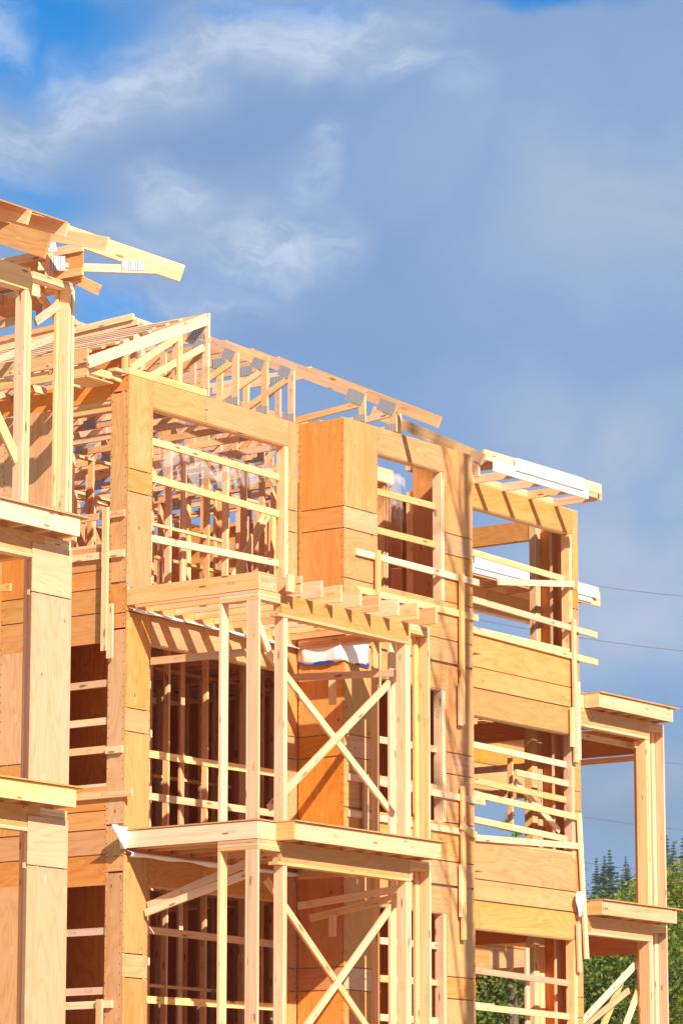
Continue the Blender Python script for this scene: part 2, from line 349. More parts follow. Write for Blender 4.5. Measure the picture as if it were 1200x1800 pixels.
# --- bay one, front face Y = 0, X 0 .. 3.53
for k, dz in enumerate(STO):
    zt = 4.20 + dz
    A = ('ply', 'ply', 'plyp')
    zb = -7.6 if k == 2 else 1.5 + dz
    for (x0, x1) in ((0.0, 0.48), (3.31, 3.517)):
        pf(B, x0, x1, 0, 3.0 + dz, zt, 'ply')
        pf(B, x0, x1, 0, 2.71 + dz, 3.0 + dz, 'ply')
        pf(B, x0, x1, 0, zb, 2.71 + dz, 'ply')
    pf(B, 0.48, 1.55, 0, 3.845 + dz, zt, 'ply'); pf(B, 1.55, 3.31, 0, 3.845 + dz, zt, 'ply')
    if k: # rim zone behind the deck above
        pf(B, 0, 0.48, 0, zt, 4.5 + dz, 'plyr', False); pf(B, 0.48, 0.86, 0, zt, 4.5 + dz, 'plyr'); pf(B, 0.86, 3.527, 0, zt, 4.5 + dz, 'plyr')
    bx('header_beam', B, 0.40, 3.40, T, SW, 3.84 + dz, 4.11 + dz)
    if k == 0:
        bx('top_plate', B, 0.0, 3.53, T, SW, 4.11, 4.15); bx('top_plate', B, 0.02, 3.53, T, SW, 4.15, 4.196)
    for x0 in (0.44, 0.40, 0.02, 3.23, 3.27, 3.48):
        stud_v(B, x0, x0 + 0.038, T if x0 < 3.2 or x0 > 3.4 else 0.0, SW, zb, 3.84 + dz)
# --- return wall X = 3.53 (faces left), Y -0.742 .. 0
for k, dz in enumerate(STO):
    zb = -7.6 if k == 2 else 1.5 + dz
    ps(B, 3.53, -0.728, -0.003, 3.0 + dz, 4.19 + dz if k == 0 else 4.5 + dz, 'plyr')
    ps(B, 3.53, -0.728, -0.003, 2.71 + dz, 3.0 + dz, 'ply' if k == 0 else 'plyr')
    ps(B, 3.53, -0.728, -0.003, zb, 2.71 + dz, 'plyr')
    for y0 in (-0.70, -0.36): stud_v(B, 3.545, 3.68, y0, y0 + 0.038, zb, 4.2 + dz)
# --- bay two, front face Y = -0.742, X 3.53 .. 6.535
Y2 = -0.742
for k, dz in enumerate(STO):
    zt = 4.19 + dz; zb = -7.6 if k == 2 else 2.05 + dz
    for j, (x0, x1) in enumerate(((3.53, 4.29), (5.86, 6.532))):
        pf(B, x0, x1, Y2, 3.0 + dz, zt, 'ply')
        pf(B, x0, x1, Y2, 2.71 + dz, 3.0 + dz, 'plyp' if j == 0 else 'ply')
        pf(B, x0, x1, Y2, 2.05 + dz if k < 2 else zb, 2.71 + dz, 'ply')
    if k < 2:
        pf(B, 3.53, 6.532, Y2, 1.53 + dz, 2.05 + dz, 'ply'); pf(B, 3.53, 6.532, Y2, 1.21 + dz, 1.53 + dz, 'ply')
    pf(B, 4.29, 5.86, Y2, 3.83 + dz, zt, 'ply')
    bx('header_beam', B, 4.20, 5.85, Y2 + T, Y2 + SW, 3.825 + dz, 4.10 + dz)
    for x0 in (4.25, 4.21, 3.56, 5.77, 5.815, 6.48):
        stud_v(B, x0, x0 + 0.038, Y2 + (0 if x0 in (5.77, 5.815) else T), Y2 + SW, zb, 3.825 + dz)
    if k < 2: bx('window_sill', B, 4.29, 5.77, Y2 + 0.001, Y2 + SW, 2.01 + dz, 2.05 + dz)
bx('top_plate', B, 3.55, 6.53, Y2 + T, Y2 + SW, 4.11, 4.19)
for k, dz in enumerate(STO):           # right return of bay two (faces away, hides the inside of bay three)
    bx('plywood_panel', B, 6.52, 6.532, Y2 + T, 0.25, 1.5 + dz if k < 2 else -7.6, 4.19 + dz if k == 0 else 4.49 + dz, 'ply')
# --- bay three, front face Y = 0.25, X 6.53 .. 10.80
Y3 = 0.25
for k, dz in enumerate(STO):
    zt = 4.19 + dz; zb = -7.6 if k == 2 else 2.0 + dz
    for j, (x0, x1) in enumerate(((6.535, 7.70), (10.63, 10.80))):
        pf(B, x0, x1, Y3, 2.99 + dz, zt, 'ply'); pf(B, x0, x1, Y3, 2.70 + dz, 2.99 + dz, 'plyr' if j else 'ply'); pf(B, x0, x1, Y3, 1.21 + dz if k < 2 else zb, 2.70 + dz, 'ply')
        if k: pf(B, x0, x1, Y3, zt, 4.21 + dz, 'ply', False)
    pf(B, 7.70, 10.63, Y3, 3.815 + dz, zt + (0.02 if k else 0), 'ply')
    if k < 2:
        pf(B, 7.70, 10.63, Y3, 1.51 + dz, 2.05 + dz, 'ply'); pf(B, 7.70, 10.63, Y3, 1.215 + dz, 1.51 + dz, 'ply')
        bx('window_sill', B, 7.70, 10.63, Y3 - 0.002, Y3 + SW, 2.045 + dz, 2.085 + dz)
    bx('header_beam', B, 7.60, 10.63, Y3 + T, Y3 + SW, 3.81 + dz, 4.10 + dz)
    for x0 in (10.55, 10.59, 10.70, 7.66, 6.56):
        stud_v(B, x0, x0 + 0.038, Y3 + (0 if x0 in (10.55, 10.59) else T), Y3 + SW, zb, 3.81 + dz)
bx('top_plate', B, 6.55, 10.80, Y3 + T, Y3 + SW, 4.11, 4.195)
# --- right side wall of bay three, X = 10.8, with an opening from Y 0.96 on
for k, dz in enumerate(STO):
    zb = -7.6 if k == 2 else 1.5 + dz
    bx('plywood_panel', B, 10.79, 10.802, 0.27, 1.0, zb, 4.19 + dz if k == 0 else 4.49 + dz, 'plyr')
    for y0 in (0.62,): stud_v(B, 10.65, 10.788, y0, y0 + 0.038, zb, 4.1 + dz)
    for y0 in (0.90, 0.94, 0.98): stud_v(B, 10.65, 10.788, y0, y0 + 0.038, zb, 4.1 + dz)
    for y0 in (2.6, 2.64): stud_v(B, 10.65, 10.788, y0, y0 + 0.038, zb, 4.1 + dz)
    bx('header_beam', B, 10.66, 10.78, 0.98, 3.2, 3.82 + dz, 4.12 + dz, 'osb' if k == 0 else 'plyr')
    bx('bottom_plate', B, 10.65, 10.788, 0.4, 6.0, 1.50 + dz, 1.54 + dz)
    bx('plywood_panel', B, 10.79, 10.802, 2.62, 6.0, zb, 4.1 + dz, 'plyr')
for yy, z in ((0.40, 3.02), (0.40, 2.86)): pass
# --- left side wall X = 0 with its opening, Y .28 .. 1.2
for k, dz in enumerate(STO):
    zb = -7.6 if k == 2 else 1.57 + dz
    top = 4.0 + dz
    ps(B, 0, 0.014, 0.285, zb, 3.93 + dz + 0.05, 'plyk')
    ps(B, 0, 0.014, 0.285, 3.99 + dz, 4.18 + dz, 'plyr')
    if k < 2:
        ps(B, 0, 0.014, 0.285, 1.18 + dz, 1.56 + dz, 'ply'); ps(B, 0, 0.285, 1.4, 2.05 + dz - 0.30, 2.05 + dz, 'plyr')
        ps(B, 0, 0.285, 1.4, 1.52 + dz, 1.75 + dz, 'plyr'); ps(B, 0, 0.285, 2.05, 1.21 + dz, 1.52 + dz, 'ply'); ps(B, 0, 0.285, 2.05, 0.83 + dz, 1.21 + dz, 'plyr')
        bx('window_sill', B, 0.001, SW, 0.285, 1.2, 2.045 + dz, 2.085 + dz)
    if k == 0: ps(B, 0, 0.285, 4.8, 3.90, 4.18, 'plyr')
    ps(B, 0, 1.20, 2.05, 2.42 + dz if k < 2 else zb, 3.90 + dz, 'plyk'); ps(B, 0, 1.4, 2.05, 1.52 + dz, 2.42 + dz, 'plyr', False)
    bx('plywood_panel', B, 0.03, 0.042, 2.0, 4.8, 0.8 + dz, 1.6 + dz, 'plyr')
    ps(B, 0, 2.05, 4.8, 2.42 + dz if k < 2 else zb, 3.90 + dz, 'plyk'); ps(B, 0, 2.05, 4.8, 0.9 + dz, 2.42 + dz, 'plyr', False)
    bx('header_beam', B, T, SW, 0.25, 1.3, 3.86 + dz, 4.15 + dz)
    for y0 in (0.24, 0.20, 0.10, 1.20, 1.24, 1.9, 2.5): stud_v(B, T, SW, y0, y0 + 0.038, zb, 3.86 + dz)
    bx('top_plate', B, T, SW, 0.15, 4.8, 4.15 + dz, 4.19 + dz)
# --- floors over the two lower storeys: deck sheets and joists
for lev in (1.5, -1.5, -4.5):
    for i in range(3):
        bx('floor_deck', B, 0.02, 3.5, 0.16 + 2.0 * i, 2.14 + 2.0 * i, lev - 0.018, lev, 'ply'); bx('floor_deck', B, 3.56, 7.0, Y2 + 0.16 + 2.2 * i, Y2 + 2.34 + 2.2 * i, lev - 0.018, lev, 'ply'); bx('floor_deck', B, 7.02, 10.78, 0.41 + 1.9 * i, 2.29 + 1.9 * i, lev - 0.018, lev, 'ply')
    for x in [0.2 + 0.405 * i for i in range(26)]:
        y0 = 0.16 if x < 3.5 else (Y2 + 0.16 if x < 6.5 else 0.41)
        bx('floor_joist', B, x, x + 0.038, y0, 6.0, lev - 0.25, lev - 0.02)
# --- inside: stud partitions
def partition_x(y, x0, x1, z0, z1, sp=0.405, mat='lum', depth=0.089, skip=()):
    bx('bottom_plate', B, x0, x1, y, y + depth, z0, z0 + 0.038, mat); bx('top_plate', B, x0, x1, y, y + depth, z1 - 0.038, z1, mat)
    x = x0; i = 0
    while x < x1 - 0.03:
        if i not in skip: stud_v(B, x, x + 0.038, y, y + depth, z0 + 0.038, z1 - 0.038, mat)
        x += sp; i += 1
def partition_y(x, y0, y1, z0, z1, sp=0.405, mat='lum', depth=0.089):
    bx('bottom_plate', B, x, x + depth, y0, y1, z0, z0 + 0.038, mat); bx('top_plate', B, x, x + depth, y0, y1, z1 - 0.038, z1, mat)
    y = y0
    while y < y1 - 0.03:
        stud_v(B, x, x + depth, y, y + 0.038, z0 + 0.038, z1 - 0.038, mat); y += sp
for k, dz in enumerate(STO):
    z0, z1 = 1.5 + dz, 4.2 + dz - (0.0 if k == 0 else 0.0)
    if k == 0: z1 = 3.86
    partition_x(1.30, 2.05, 5.6, z0, z1, 0.405, skip=(2,))
    partition_x(2.60, 1.6, 6.4, z0, z1, 0.405, skip=(3, 7))
    partition_x(4.20, 0.3, 6.4, z0, z1, 0.405, skip=(5,))
    partition_y(2.9, 1.45, 4.2, z0, z1, 0.55)
    partition_y(5.2, 0.2, 4.2, z0, z1, 0.5)
    partition_y(7.2, 0.5, 4.2, z0, z1, 0.405)
    bx('blocking', B, 2.1, 3.6, 1.32, 1.37, 2.75 + dz, 2.79 + dz); bx('blocking', B, 3.8, 5.5, 2.62, 2.70, 2.70 + dz, 2.74 + dz)
    if k:
        for (x0, x1) in ((0.02, 1.6), (1.6, 3.5), (3.5, 5.0), (5.0, 6.91)):
            bx('plywood_panel', B, x0, x1 - 0.01, 4.9, 4.912, z0, 3.0 + dz, 'plyr'); bx('plywood_panel', B, x0, x1 - 0.01, 4.9, 4.912, 3.0 + dz, 4.2 + dz, 'plyr')
        for yy in (1.0, 2.2): bx('plywood_panel', B, 1.02, 1.032, yy, yy + 1.19, z0, 4.2 + dz, 'plyr')
        bx('plywood_panel', B, 6.9, 6.912, 0.3, 2.5, z0, 4.2 + dz, 'plyr'); bx('plywood_panel', B, 6.9, 6.912, 2.51, 4.89, z0, 4.2 + dz, 'plyr'); bx('plywood_panel', B, 6.93, 6.942, 4.6, 7.0, z0, 4.2 + dz, 'plyr'); bx('plywood_panel', B, -0.5, 0.9, 4.2, 4.212, z0, 4.2 + dz, 'plyr')
    else:
        bm('diagonal_brace', B, (3.3, 1.25, 1.6), (4.5, 1.25, 3.3), 0.038, 0.14); bm('diagonal_brace', B, (5.3, 0.9, 1.7), (6.5, 0.9, 3.6), 0.038, 0.12); bm('diagonal_brace', B, (5.2, 2.55, 1.6), (6.9, 2.55, 3.9), 0.038, 0.12)
        for i in range(8): bx('plywood_panel', B, -0.5 + 1.21 * i, 0.70 + 1.21 * i, 6.2, 6.212, 1.5, 2.7, 'plyr'); bx('plywood_panel', B, -0.5 + 1.21 * i, 0.70 + 1.21 * i, 6.2, 6.212, 2.71, 4.0, 'ply')
        partition_x(5.2, -0.2, 8.8, 1.5, 4.1, 0.405)
        for i in range(4): bx('plywood_panel', B, 7.30, 7.312, 0.5 + 1.22 * i, 1.70 + 1.22 * i, 1.5, 2.9, 'plyr'); bx('plywood_panel', B, 7.30, 7.312, 0.5 + 1.22 * i, 1.70 + 1.22 * i, 2.91, 3.9, 'ply')
        partition_y(6.1, 1.6, 5.0, 1.5, 3.86, 0.405)
        for x in (6.25, 6.32, 6.39): stud_v(B, x, x + 0.038, 0.55, 0.69, 1.5, 3.95)
        stud_v(B, 5.62, 5.7, 0.35, 0.5, 1.5, 4.1)
        bx('header_beam', B, 5.6, 6.4, 0.5, 0.7, 3.9, 4.1, 'lum')
# --- safety rails nailed inside the window holes
def rails(x0, x1, y, zs, mat='lum'):
    for a, b_ in zs: bm('safety_rail', B, (x0, y, a), (x1, y, b_), 0.036, 0.089, mat)
rails(0.49, 3.22, 0.10, ((3.45, 3.43), (2.98, 2.935), (2.205, 2.275)))
rails(0.49, 3.22, 0.10, ((-0.51, -0.495), (-1.035, -1.02)))
rails(0.49, 3.22, 0.10, ((-2.68, -2.70), (-3.53, -3.50)))
rails(4.30, 5.76, Y2 + 0.10, ((3.34, 3.355), (2.815, 2.825)))
rails(4.30, 5.76, Y2 + 0.10, ((0.02, 0.03), (-0.50, -0.49)))
rails(4.30, 5.76, Y2 + 0.10, ((-2.61, -2.60), (-3.10, -3.08), (-3.6, -3.59)))
rails(7.72, 10.54, Y3 + 0.10, ((3.19, 3.14),))
rails(7.72, 10.54, Y3 + 0.10, ((0.425, 0.375), (-0.08, -0.145), (-0.63, -0.72)))
rails(9.15, 10.54, Y3 + 0.06, ((0.12, 0.09),))
rails(7.72, 9.18, Y3 + 0.14, ((-0.62, -0.68),))
rails(7.72, 10.54, Y3 + 0.10, ((-2.745, -2.81),), 'lumw'); rails(7.72, 10.54, Y3 + 0.10, ((-3.25, -3.29),)); rails(7.72, 9.2, Y3 + 0.5, ((-3.2, -3.2),))
bm('diagonal_brace', B, (9.35, 0.45, 0.02), (10.50, 0.45, -0.60), 0.036, 0.09)
for z in (0.33, -0.14, -0.49): bx('safety_rail', B, 0.02, 0.056, 0.29, 1.2, z - 0.045, z + 0.045)
for z in (-2.72, -3.44, -3.61): bx('safety_rail', B, 0.02, 0.056, 0.29, 1.2, z - 0.045, z + 0.045)
bx('wall_stud', B, 9.22, 9.26, 0.42, 0.50, -0.62, 0.35); bx('wall_stud', B, 9.55, 9.64, 0.42, 0.46, -4.4, -2.35)
for dz in (-3.0, -6.0):
    bx('header_beam', B, 10.60, 10.64, 0.98, 3.2, 3.36 + dz, 3.46 + dz); bx('blocking', B, 10.56, 10.64, 1.0, 1.04, 3.2 + dz, 3.35 + dz)
bx('header_beam', B, 10.56, 10.64, 1.0, 3.0, -0.06, 0.09); bx('safety_rail', B, 10.60, 10.64, 0.95, 3.0, -0.86, -0.77)
# --- eave of bay three
for x in (7.35, 8.05, 8.75, 9.45, 10.15): bx('eave_lookout', B, x, x + 0.04, -0.56, 0.30, 4.16, 4.28)
bx('top_plate', B, 7.1, 10.4, 0.26, 0.34, 4.20, 4.29)
bx('sub_fascia', B, 7.05, 10.12, -0.60, -0.562, 4.24, 4.385); bx('sub_fascia', B, 9.2, 10.02, -0.598, -0.563, 4.16, 4.236)
fb = bx('fascia_board', B, 7.25, 9.72, -0.628, -0.602, 4.10, 4.26, 'white'); fb['label'] = 'lower white primed fascia board'
fb = bx('fascia_board', B, 7.78, 9.56, -0.656, -0.630, 4.20, 4.375, 'white'); fb['label'] = 'upper white primed fascia board'
bm('rafter', B, (7.03, -0.60, 4.235), (7.03, 1.3, 5.17), 0.04, 0.15); bx('wall_stud', B, 7.02, 7.06, -0.52, -0.44, 4.0, 4.34)
# --- left eave of bay one
bx('sub_fascia', B, -0.79, -0.752, 0.02, 4.6, 4.20, 4.38); bx('sub_fascia', B, -0.75, -0.712, 0.05, 4.6, 4.05, 4.19)
for y in [0.1 + 0.61 * i for i in range(7)]: bx('eave_lookout', B, -0.71, -0.02, y, y + 0.04, 4.10, 4.19)
bx('soffit_board', B, -0.75, -0.25, 0.05, 0.45, 4.03, 4.047); bx('soffit_board', B, -0.24, -0.01, 0.02, 0.26, 4.20, 4.24); bx('wall_stud', B, -0.09, -0.01, 0.01, 0.05, 4.2, 4.5); bx('plywood_panel', B, -0.05, -0.038, 0.06, 0.9, 4.2, 4.62, 'plyr')

# ------------------------------------------------------------------ roof trusses
def truss_plate(par, x, cy, cz, wy, hz, ang=0.0):
    """galvanised plate on the left face of a truss member"""
    W = Matrix.Translation((x - 0.0025, cy, cz)) @ Matrix(((0, 0, -1, 0), (-1, 0, 0, 0), (0, 1, 0, 0), (0, 0, 0, 1))) @ Matrix.Rotation(ang, 4, 'Z')
    o = bpy.data.objects.new('gusset_plate', boxmesh(wy, hz, 0.003, 'plate')); return link(o, par, W)
def truss_y(x1, y0, label, tail=0.0, yend=9.0, zt=5.30):
    x0 = x1 - 0.038; xc = (x0 + x1) / 2; ztop = lambda y: min(4.98 + 0.455 * (y if y0 < 1 else y - 2.0), zt)
    t = thing('roof_truss', (xc, y0, 4.2), label, 'roof truss', 'roof trusses standing along the wall tops')
    bc = bx('bottom_chord', t, x0, x1, y0 + 0.09, yend, 4.203, 4.292)
    yk = (zt - 4.98) / 0.455 + (0 if y0 < 1 else 2.0)
    hd = 0.085
    ys = y0 - tail
    bm('top_chord', t, (xc, ys, ztop(ys) - hd), (xc, yk, zt - hd), 0.037, 0.155); tcd = bx('top_chord', t, x0, x1, yk - 0.02, yend, zt - 0.16, zt)
    bx('truss_web', t, x0 - 0.001, x1 + 0.001, y0 - 0.003, y0 + 0.092, 4.203, ztop(y0) - (0.0 if tail == 0 else 0.15))
    pts = [y0 + 0.05] + [v for v in (1.25, 2.5, 3.75, 5.0, 6.2, 7.5, 8.9) if v > y0 + 0.4]
    for i, y in enumerate(pts[1:]):
        bx('truss_web', t, x0, x1, y - 0.045, y + 0.045, 4.292, ztop(y) - 0.16)
        bm('truss_web', t, (xc, pts[i] + 0.02, ztop(pts[i]) - 0.20), (xc, y, 4.30), 0.036, 0.085)
        truss_plate(tcd, x0, y, zt - 0.13, 0.22, 0.13); truss_plate(bc, x0, y, 4.27, 0.2, 0.12)
    truss_plate(tcd, x0, y0 + 0.15, ztop(y0 + 0.15) - 0.15, 0.20 if x1 < 3.9 else 0.30, 0.14 if x1 < 3.9 else 0.17, -0.427); truss_plate(bc, x0, y0 + 0.08, 4.262, 0.18, 0.10)
    return t
ORD = ['tallest roof truss with a level top, at the corner end of the first bay', 'second roof truss from the tall one, over the left window of the top storey', 'third roof truss from the tall one, over the right half of the top left window', 'roof truss nearest the orange return wall of the first bay',
       'roof truss with a big gusset plate above the orange return wall', 'roof truss whose long tail pokes out past the front wall into the sky']
truss_y(1.62, 0.0, ORD[0], zt=5.30, yend=9.0)
for o in [c for c in bpy.data.objects if c.parent and c.parent.name == 'roof_truss' and c.name.startswith('top_chord')][:1]: pass
truss_y(2.24, 0.0, ORD[1]); truss_y(2.87, 0.0, ORD[2]); truss_y(3.45, 0.0, ORD[3])
truss_y(4.03, Y2, ORD[4]); t5 = truss_y(4.75, Y2, ORD[5], tail=0.70)
bx('truss_web', t5, 4.84, 4.878, Y2 + 0.02, Y2 + 0.11, 4.203, 4.62)
for i, x1 in enumerate((5.40, 6.02, 6.64, 7.26, 7.88)):
    truss_y(x1, 2.0, 'roof truss set back behind the front row, %s from the left, half hidden' % ('first', 'second', 'third', 'fourth', 'last')[i], yend=9.0, zt=5.30)
# tall corner post and flat head of the hip truss
tt = bpy.data.objects['roof_truss']
bx('truss_web', tt, 1.58, 1.622, -0.006, 0.09, 4.6, 5.31); bx('top_chord', tt, 1.582, 1.62, 0.085, 0.9, 5.15, 5.305); truss_plate(tt, 1.582, 0.20, 5.07, 0.26, 0.16)
# hip trusses running along the wall, rising from the left eave
def truss_x(y, label, first=False, xe=1.58):
    t = thing('hip_truss', (0, y, 4.2), label, 'roof truss', 'hip trusses over the left end of the roof')
    z = lambda x: 4.61 + 0.435 * x
    bm('top_chord', t, (-0.78, y + 0.02, z(-0.78) - 0.075), (xe, y + 0.02, z(xe) - 0.075), 0.037, 0.14)
    bx('bottom_chord', t, 0.0, xe, y + 0.001, y + 0.039, 4.2, 4.289)
    bm('truss_web', t, (0.05, y + 0.02, 4.28), (1.0, y + 0.02, z(1.0) - 0.16), 0.036, 0.085)
    bx('truss_web', t, 0.98, 1.07, y, y + (0.10 if first else 0.038), 4.29, z(1.0) - 0.13)
    if first: bm('truss_web', t, (0.45, y + 0.05, 4.25), (1.55, y + 0.05, 4.85), 0.036, 0.085)
    return t
truss_x(0.002, 'front hip truss of the left roof end, rising from the eave to the tall post', True)
for i in range(1, 4): truss_x(0.002 + 0.61 * i, 'cream hip truss rising from the left eave, %s behind the front one' % ('first', 'second', 'third')[i - 1], xe=0.95)
HL = thing('rafter_stack', (0, 1.0, 4.3), 'bundle of pale rafters running back side by side from the left roof peak', 'rafters')
for (x, y, z, zf) in ((1.31, 1.02, 5.355, 5.17), (1.34, 0.96, 5.285, 5.05), (1.39, 0.90, 5.235, 4.98), (1.43, 0.84, 5.17, 4.86), (1.36, 0.88, 5.20, 4.92)): bm('rafter', HL, (x, y, z), (x, 5.2, zf), 0.038, 0.085)
for (x, y, z, zf) in ((1.30, 1.98, 5.42, 5.30), (1.34, 1.90, 5.36, 5.22), (1.40, 1.82, 5.30, 5.12)): bm('rafter', HL, (x, y, z), (x, 5.4, zf), 0.038, 0.07)
for i in range(9):
    x = 1.15 - 0.21 * i; z = 4.61 + 0.435 * x + 0.03; bm('roof_strapping', HL, (x, 0.10 + 0.05 * (i % 3), z), (x, 5.2, z), 0.089, 0.03, 'lum', (-0.4, 0, 0.92))
bm('ledger', HL, (1.33, 1.08, 5.32), (1.90, 1.08, 5.30), 0.038, 0.11); bm('ledger', HL, (1.34, 2.02, 5.40), (1.95, 2.02, 5.38), 0.038, 0.10); bm('rafter', HL, (-1.2, 1.16, 4.30), (0.3, 1.16, 5.0), 0.038, 0.08)

# ------------------------------------------------------------------ balcony towers
def tower(name, label, xl, xs, xr, yf, zo, levels, dzl, top_open, ybk, sheath=False, left=True, group='timber balcony towers'):
    """xl corner, xs step, xr right end; yf outer front of the decks; levels = deck tops"""
    t = thing(name, (xl, yf + 0.27, GZ), label, 'balcony', group)
    yi = yf + 0.27
    for li, L_ in enumerate(levels):
        open_ = top_open and li == 0
        zt, zb = L_ - 0.022, L_ - 0.232
        bx('rim_joist', t, xl, xl + 0.038, yi, ybk, zb, zt); bx('rim_joist', t, xl + 0.039, xs, yi - 0.001, yi + 0.037, zb, zt)
        if not open_:
            bx('rim_joist', t, xs, xs + 0.038, yf + 0.002, yi - 0.002, zb, zt); bx('rim_joist', t, xs + 0.039, xr - 0.04, yf, yf + 0.038, zb, zt)
            bx('rim_joist', t, xr - 0.04, xr, yf, ybk - 0.75 if name == 'balcony_tower' and xr < 5 else ybk, zb, zt)
            bx('deck_sheet', t, xl - 0.01, xs, yi - 0.02, ybk, L_ - 0.018, L_, 'ply'); bx('deck_sheet', t, xs + 0.002, xr + 0.14, yf - 0.035, yi + 0.5, L_ - 0.018, L_, 'ply')
            bx('deck_sheet', t, xs + 0.002, min(xr + 0.14, 3.52) if xr < 5 and xr > 0 else xr + 0.14, yi + 0.502, ybk, L_ - 0.018, L_, 'ply')
        n = 0; x = xs + 0.20 if not open_ else xs + 0.21
        while x < xr - 0.02:
            bx('deck_joist', t, x - 0.038, x, (yf + 0.04 if not open_ else yf + 0.03 + R.uniform(-.01, .01)), ybk, zb - 0.001, zt - 0.001); x += 0.405
        for xx in (xl + 0.2,): bx('deck_joist', t, xx, xx + 0.038, yi + 0.04, ybk, zb, zt)
        if open_: bx('rim_joist', t, xs - 0.0, xs + 0.14, yf + 0.10, yf + 0.138, zb, zt); bx('deck_joist', t, xr - 0.04, xr, yf + 0.03, ybk - 0.75, zb, zt)
        # frame carrying this deck
        pb = zb - 0.005; zl = (levels[li + 1] if li + 1 < len(levels) else GZ)
        bx('beam', t, xs + 0.10, xr - 0.28, yi, yi + 0.04, pb - 0.235, pb, 'ply' if not open_ else 'ply'); bx('beam', t, xs + 0.10, xr - 0.28, yi + 0.045, yi + 0.13, pb - 0.235, pb)
        bx('beam_ledge', t, xs + 0.02, xr - 0.28, yi - 0.012, yi + 0.13, pb - 0.277, pb - 0.237)
        for j in range(3):
            bx('top_plate', t, xl, xl + 0.14, yi, yi + 0.60, pb - 0.04 * (j + 1), pb - 0.04 * j - 0.001); bx('top_plate', t, xl + 0.142, xs + 0.12, yi + 0.001 * j, yi + 0.14, pb - 0.04 * (j + 1), pb - 0.04 * j - 0.001)
            bx('top_plate', t, xr - 0.28, xr + 0.17, yi, yi + 0.14, pb - 0.04 * (j + 1), pb - 0.04 * j - 0.001); bx('top_plate', t, xr + 0.03, xr + 0.17, yi + 0.142, ybk - 0.05, pb - 0.04 * (j + 1), pb - 0.04 * j - 0.001)
        pz = pb - 0.121
        P = lambda x0, x1, y0, y1, top=pz: bx('post', t, x0, x1, y0, y1, zl, top, 'lum')
        if left:
            P(xl, xl + 0.14, yi + 0.56, yi + 0.60); P(xl, xl + 0.038, yi, yi + 0.14); P(xl + 0.002, xl + 0.14, yi + 0.145, yi + 0.183)
            P(xs + 0.14, xs + 0.178, yi, yi + 0.14, pb - 0.278); P(xs + 0.179, xs + 0.217, yi - 0.002, yi + 0.138, pb - 0.278)
        else:
            bx('beam', t, xl - 0.9, xs + 0.09, yi, yi + 0.04, pb - 0.235, pb, 'ply'); bx('beam_ledge', t, xl - 0.9, xs + 0.01, yi - 0.012, yi + 0.13, pb - 0.277, pb - 0.237); P(xl - 0.9, xl - 0.76, yi, yi + 0.14, pb - 0.278)
            for q in range(3): P(xr - 0.379 + 0.03 * q, xr - 0.30 + 0.03 * q, yi + 0.143 + 0.04 * q, yi + 0.181 + 0.04 * q, pb - 0.001)
        P(xr - 0.38, xr - 0.342, yi, yi + 0.14, pb - 0.278); P(xr - 0.341, xr - 0.303, yi - 0.002, yi + 0.138, pb - 0.278); P(xr - 0.302, xr - 0.264, yi + 0.001, yi + 0.14, pb - 0.001)
        P(xr + 0.132, xr + 0.17, yi, yi + 0.14); P(xr + 0.03, xr + 0.17, yi + 0.145, yi + 0.183)
        if left: P(xr + 0.03, xr + 0.17, yi + 0.53, yi + 0.568)
        if left and not sheath: P(xr + 0.03, xr + 0.17, yi + 0.79, yi + 0.828)
        if sheath:
            crk = 0.60 - 3.0 * li
            pf(t, xr - 0.50, xr + 0.172, yi - 0.016, crk, pb - 0.10, 'plyp', False); pf(t, xr - 0.50, xr + 0.172, yi - 0.016, zl, crk, 'plyp', False)
    return t
TW = tower('balcony_tower', 'middle balcony tower of pale posts with crossed braces, its top deck still bare joists', 0.0, 0.36, 3.43, -2.32, 0, (1.5, -1.5, -4.5), 3.0, True, -0.005)
def diag(t, p0, p1, wd=0.038, ht=0.09, mat='lum', up=(0, 0, 1)): return bm('diagonal_brace', t, p0, p1, wd, ht, mat, up)
TL = tower('balcony_tower', 'left balcony tower cut off by the photo edge, its lower posts sheathed in pale plywood', -7.3, -6.94, -3.87, -2.52, 0, (1.49, -1.52, -4.52), 3.0, False, -0.30, True)
TRX = 10.62
TR = tower('balcony_tower', 'right balcony tower standing clear against the sky beyond the last bay', 11.35, 11.90, 14.05, 0.60, 0, (1.64, -1.48, -4.6), 3.12, False, 2.9, left=False)
# crossed braces and level braces of the middle tower
diag(TW, (0.62, -1.70, 0.62), (3.27, -1.70, -1.14)); diag(TW, (0.62, -1.745, -1.30), (3.27, -1.745, 0.62))
diag(TW, (0.62, -1.70, -2.15), (3.27, -1.70, -4.30)); diag(TW, (0.55, -1.745, -4.60), (3.30, -1.745, -2.19))
diag(TW, (3.10, -0.25, 0.72), (3.10, -1.93, 0.63)); diag(TW, (3.08, -0.35, -2.24), (3.08, -1.96, -2.10)); diag(TW, (3.14, -0.5, -2.40), (3.14, -1.92, -2.19))
diag(TW, (0.45, -0.04, 0.62), (0.45, -1.50, 0.60)); diag(TW, (0.45, -0.03, -2.40), (0.45, -1.60, -1.95)); diag(TW, (0.40, -0.03, -2.49), (0.40, -1.6, -2.10))
diag(TW, (0.10, -1.88, 1.05), (0.42, -1.88, 0.58)); bx('brace_block', TW, 3.02, 3.06, -0.97, -0.87, 0.30, 0.62); bx('brace_block', TW, 3.02, 3.06, -0.97, -0.87, -2.66, -2.38)
